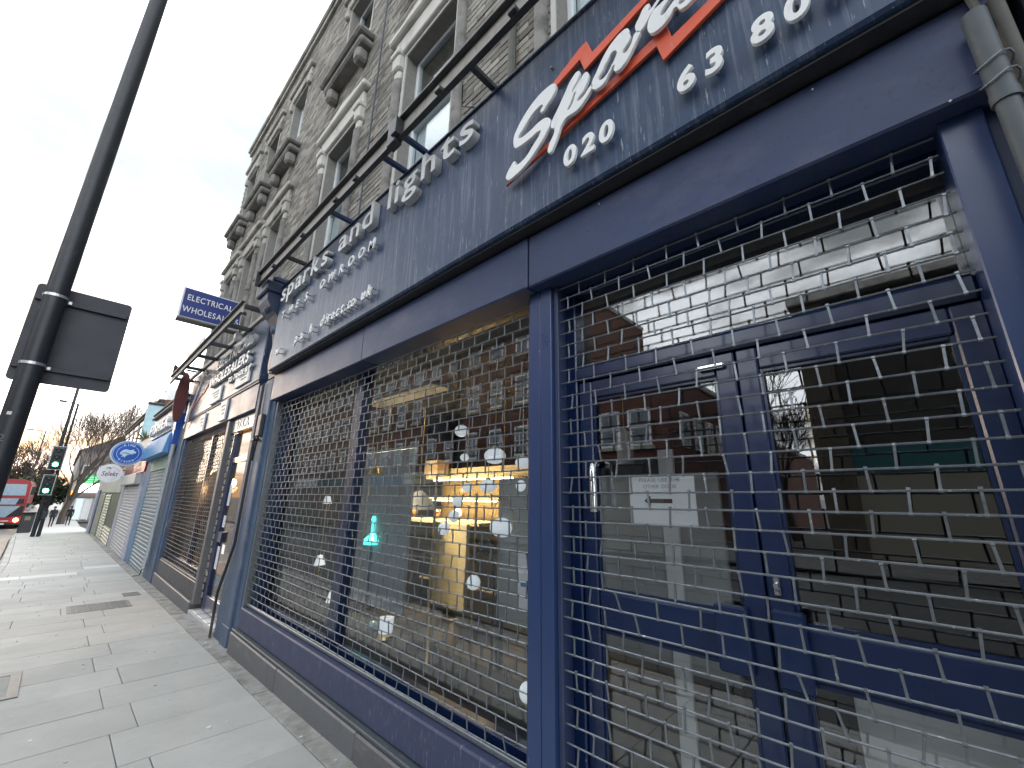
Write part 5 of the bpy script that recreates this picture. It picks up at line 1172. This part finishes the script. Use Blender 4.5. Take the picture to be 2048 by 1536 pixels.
# boards, shelves, counter
t = thing('display_board', 'grey display board with a white post behind the left door', 'board', (2.4, 1.6, .02))
MB().box(2.40, 2.43, .76, 2.42, .66, 1.665, .004).build('panel', G_['greyboard'], t)
MB().box(2.375, 2.399, .985, 1.075, .02, 1.80, .003).build('post', G_['whiteboard'], t)
MB().box(2.40, 2.44, .76, .80, .02, .655).box(2.40, 2.44, 2.38, 2.42, .02, .655).build('leg', G_['steelblack'], t)
t2 = thing('paper_notice', 'white paper notice with a blue line taped by the middle post', 'notice', (2.0, 1.7, .7))
p0 = at(1036, 1106, X=1.83); p1 = at(1062, 1222, X=1.83)
MB().box(1.8315, 1.8325, 1.47, p0.y, p1.z, p0.z).build('sheet', G_['paper'], t2)
MB().box(1.8305, 1.8312, 1.48, p0.y-.02, (p0.z+p1.z)/2-.03, (p0.z+p1.z)/2-.01).build('blue_line', mk('blue print', (.05,.25,.6), .6), t2)
write('Notice', FACADE, (1.8310, p0.y-.02, p0.z-.11), .08, .03, G_['greyink'], t2, ext=.0005) if False else None
sh = thing('shelf_unit', 'warm lit oak shelving and counter at the back of the shop', 'shelving', (3.6, 4.4, .02))
SX = 3.45
yl, yr, ym = at(818, 1040, X=SX).y, at(962, 1040, X=SX).y, at(868, 1040, X=SX).y
zc = at(890, 1042, X=SX).z
MB().box(SX-.19, SX-.14, at(932, 1100, X=SX-.19).y, at(868, 1040, X=SX-.19).y, .32, zc-.005, .005).build('side_panel', G_['wood'], sh)
MB().box(SX-.12, SX+.5, yr-.1, yl, zc-.028, zc+.012, .004).build('counter_top', G_['wood'], sh)
MB().box(SX+.55, SX+.58, yr-.6, yl, .03, 1.95).build('back_panel', G_['wood'], sh)
for z in (.45, .75, 1.50, 1.78): MB().box(SX+.22, SX+.549, yr-.58, yl-.02, z, z+.025, .003).build('shelf', G_['wood'], sh)
for z in (1.49, 1.77): MB().box(SX+.30, SX+.33, yr-.2, yl-.1, z-.012, z).build('lit_strip', G_['warmstrip'], sh)
cb_ = thing('cardboard_box', 'brown cardboard box on top of the lit shelving', 'box', at(875, 935, X=SX+.3))
p = at(868, 940, X=SX+.35); MB().box(SX+.28, SX+.5, p.y-.17, p.y+.15, 1.806, 2.06, .005).build('carton', mk('carton', (.45,.30,.15), .8), cb_); MB().box(SX+.2795, SX+.2799, p.y-.03, p.y+.02, 1.81, 2.055).build('tape', mk('tape', (.6,.5,.3), .4), cb_)
LBL = ('white ball lamp leftmost on the counter', 'amber glass lamp on the counter next to the white ball', 'copper lamp in the middle of the counter', 'white ball lamp on the right of the counter', 'amber lamp under the upper shelf', 'copper lamp on the lowest shelf')
for k, (a, z_, r_) in enumerate(((832, zc+.013, .06), (858, zc+.013, .045), (905, zc+.013, .05), (945, zc+.013, .055), (925, 1.526, .05), (950, .776, .06))):
    y_ = at(a, 1030, X=SX+.35).y; XX = SX+.35 if k > 3 else SX+.1
    v_ = thing('shelf_lamp', LBL[k], 'lamp', (XX, y_, z_), 'small lamps on the lit shelves')
    MB().lathe([(r_*.6,0),(r_*.5,.02),(.01,.03),(.01,r_*.8)], (XX, y_, z_+.001)).build('stand', G_['brass'], v_, smooth=True)
    MB().ell((XX, y_, z_+r_*1.6), r_, r_, r_).build('shade', [G_['opal'], mk('amber glass', (.5,.25,.08), .2), mk('copper', (.6,.25,.12), .3, metal=1.)][k % 3], v_, smooth=True)
cl_ = thing('ceiling_light', 'long warm ceiling fitting above the oak shelving', 'ceiling light', (SX, 4.4, 2.7))
MB().box(SX-.9, SX-.6, yr-.1, yl, 2.715, 2.757, .004).build('case', G_['white'], cl_)
ar = bpy.data.lights.new('shelf_light', 'AREA'); ar.energy = 32; ar.color = (1,.84,.58); ar.shape = 'RECTANGLE'; ar.size = .25; ar.size_y = 1.3; ar.spread = R(95)
ao = bpy.data.objects.new('shelf_light', ar); col.objects.link(ao); ao.location = (SX-.75, (yl+yr)/2, 2.70); ao.rotation_euler = (0, R(-24), 0)
cab = thing('white_cabinet', 'low white cabinet behind the lower half of the right door', 'cabinet', (2.3, -.1, .02))
p = at(1705, 1385, X=2.15); MB().box(2.15, 2.6, -.55, p.y, .02, p.z, .006).build('body', G_['whiteboard'], cab)
MB().box(2.14, 2.149, -.5, p.y-.03, .35, .36).build('drawer_line', G_['greyink'], cab)
dk = thing('dark_counter', 'dark counter with stock beyond the right door', 'counter', (4, .3, .02))
MB().box(3.6, 4.4, -.55, 1.4, .02, 1.0, .01).build('body', mk('dark counter', (.02,.02,.02), .5), dk)
MB().box(3.55, 4.45, -.58, 1.42, 1.0, 1.04, .005).build('top', G_['wooddark'], dk)
lowp = thing('window_platform', 'dark low platform along the floor of the display window', 'platform', (2.1, 3.5, .02))
MB().box(1.86, 2.36, 1.5, 5.6, .022, .35, .006).build('body', mk('dark platform', (.022,.023,.025), .7), lowp)
gb = thing('display_board', 'pale grey backing board at the far end of the window', 'board', (2.6, 4.8, .02))
MB().box(2.62, 2.66, 4.0, 5.6, .36, 2.05, .004).build('panel', mk('blue grey board', (.30,.35,.38), .6, nscale=3, namt=.08), gb)
for k, (a, b_, r_) in enumerate(((655, 1000, 9), (640, 1120, 11), (610, 1180, 9), (665, 1195, 13))):
    v_ = thing('table_lamp', ['tiny white lamp high on the pale grey board', 'white cone lamp in front of the pale grey board', 'small round lamp low at the far end', 'cream shade lamp touching the window mullion'][k], 'lamp', at(a, b_, X=2.4)); p = at(a, b_, X=2.4); q = rad(r_, p)
    MB().lathe([(q,-q*.8),(q*.55,q*.8),(q*.1,q*.9)], p, (0,0,1), 18).build('shade', G_['opal'], v_, smooth=True)
    MB().tube([p-Vector((0,0,q*.6)), (p.x, p.y, .03)], .008, 8).lathe([(.07,0),(.06,.02)], (p.x, p.y, .02)).build('stand', G_['brass'], v_)

t = thing('ball_lamp', 'white ball lamp low beside the middle post', 'lamp', at(1052, 1388, X=1.98)); p = at(1053, 1385, X=1.98); q = rad(15, p)
MB().ell(p, q, q, q*1.25).build('globe', G_['opal'], t, smooth=True); MB().tube([p-Vector((0,0,q)), (p.x, p.y, .36)], .007, 8).build('stand', G_['brass'], t)
t = thing('wire_side_table', 'low black round table in the near corner of the window', 'table', at(960, 1400, X=2.15)); p = at(965, 1392, X=2.15)
MB().lathe([(.20,-.004),(.20,.006)], p, (0,0,1), 26).build('top', G_['steelblack'], t)
for a in (.5, 2.6, 4.7): MB().tube([p+Vector((.17*math.cos(a), .17*math.sin(a), 0)), (p.x+.19*math.cos(a), p.y+.19*math.sin(a), .36)], .006, 6).build('leg', G_['steelblack'], t)
t = thing('floor_lamp', 'black stick lamp with a bent cable in front of the counter', 'lamp', at(985, 1300, X=2.3)); p = at(985, 1250, X=2.3)
MB().tube([(p.x, p.y, .36), (p.x, p.y, 1.05), (p.x, p.y+.06, 1.15)], .008, 8).build('pole', G_['steelblack'], t); MB().tube([(p.x, p.y+.02, 1.0), (p.x-.05, p.y-.10, .8), (p.x-.02, p.y-.08, .5), (p.x, p.y-.2, .37)], .004, 6).build('cable', G_['black'], t)
MB().lathe([(.07,0),(.03,.08),(.01,.09)], (p.x, p.y+.08, 1.13), (0,.5,1)).build('shade', G_['steelblack'], t, smooth=True)
t = thing('glass_vase_lamp', 'amber glass lamp near the foot of the oak panel', 'lamp', at(905, 1290, X=2.5)); p = at(905, 1265, X=2.3)
MB().lathe([(.03,-.09),(.055,-.05),(.05,.02),(.02,.07),(.03,.09)], p, (0,0,1), 16).build('glass', mk('amber vase', (.42,.22,.06), .15, coat=.6), t, smooth=True); MB().tube([p-Vector((0,0,.09)), (p.x, p.y, .36)], .01, 8).build('stand', G_['brass'], t)
# ================================================================== the other side of the road (seen in the glass)
OX = -13.5
redb = mk('opposite red brick', (.12,.05,.036), .9, nscale=25, namt=.2)
def row(name, label, y0, y1, h, floors, mat, depth=9, x=OX, gf=None, pitch=2.1, cornice=True):
    t = thing(name, label, 'building', (x, (y0+y1)/2, gz(y0)))
    MB().box(x-depth, x, y0, y1, gz(y1)-.4, h).build('wall', mat, t)
    if cornice: MB().box(x-depth, x+.35, y0-.1, y1+.1, h, h+.3, .03).build('cornice', G_['stone'], t)
    nwin = int((y1-y0-.6)/pitch)
    for f in range(floors):
        z0 = 3.9+f*3.0
        if z0+1.7 > h: break
        for k in range(nwin):
            y = y0+.7+k*pitch
            wo = MB().box(x, x+.08, y, y+1.0, z0, z0+1.65).build('window', G_['white'], t)
            MB().box(x+.081, x+.085, y+.10, y+.90, z0+.1, z0+.79).box(x+.081, x+.085, y+.10, y+.90, z0+.86, z0+1.55).build('pane', mk('far pane', (.16,.19,.22), .12), wo)
            MB().box(x, x+.14, y-.12, y+1.12, z0-.16, z0-.02).build('sill', G_['stone'], wo)
    if gf:
        for k, (c_, a, b_) in enumerate(gf):
            MB().box(x, x+.12, a, b_, 2.5, 3.3, .01).build('fascia', c_, t)
            MB().box(x, x+.06, a+.2, b_-.2, gz(a)-.1, 2.45, .01).build('shop_window', mk('far shop glass', (.06,.07,.075), .12, emit=(1,.85,.6), estr=.03), t)
    return t
row('opposite_terrace', 'tall red brick terrace with white windows across the road', 12.2, 34, 13.2, 3, redb, gf=[(mk('far dark fascia', (.05,.055,.06), .5), 12.4, 17), (mk('far green fascia', (.02,.16,.06), .5), 17.2, 22), (mk('far cream fascia', (.5,.48,.4), .5), 22.2, 27), (mk('far blue fascia', (.04,.12,.2), .5), 27.2, 33.8)])
row('opposite_terrace', 'further brown brick terrace across the road with a paler front', 34.2, 62, 12.0, 3, mk('opposite brown brick', (.17,.11,.08), .9, nscale=25, namt=.2), gf=[(mk('far teal fascia', (.03,.12,.14), .5), 34.4, 42), (mk('far white fascia', (.6,.6,.6), .5), 42.2, 50)])
t = row('opposite_terrace', 'lower red brick corner house at the side road across from the doors', 7.2, 12.1, 7.1, 1, redb, gf=[(mk('far black fascia', (.03,.03,.032), .5), 7.4, 12)], pitch=1.5)
for k in range(5):
    x = OX-1.4-k*1.6
    wo = MB().box(x-.9, x, 7.12, 7.2, 3.9, 5.5).build('window', G_['white'], t); MB().box(x-.8, x-.1, 7.10, 7.119, 4.0, 5.4).build('pane', mk('far pane', (.16,.19,.22), .12), wo)
row('side_road_terrace', 'low brick houses running down the side road', 6.6, 12, 5.4, 0, redb, depth=22, x=OX-9.1)
t = row('opposite_corner_building', 'brown stone corner building with a dark teal shopfront across the road', -19, 2.2, 8.4, 1, mk('opposite stone', (.022,.02,.017), .9, nscale=3, namt=.2), gf=[(mk('teal fascia', (.012,.075,.085), .4), -6, 1.6), (mk('teal fascia two', (.02,.05,.07), .4), -18, -6.2)], pitch=2.6)
MB().box(OX, OX+.2, 1.3, 2.2, gz(0)-.2, 8.4, .02).build('corner_pier', mk('opposite pier', (.055,.042,.03), .9, nscale=5, namt=.2), t)
bare_tree('bare tree in the side road across the street', (OX-8, 4.6, -.1), 8.5, .22, 21, (0, 0), 5, .3, .8, 4)
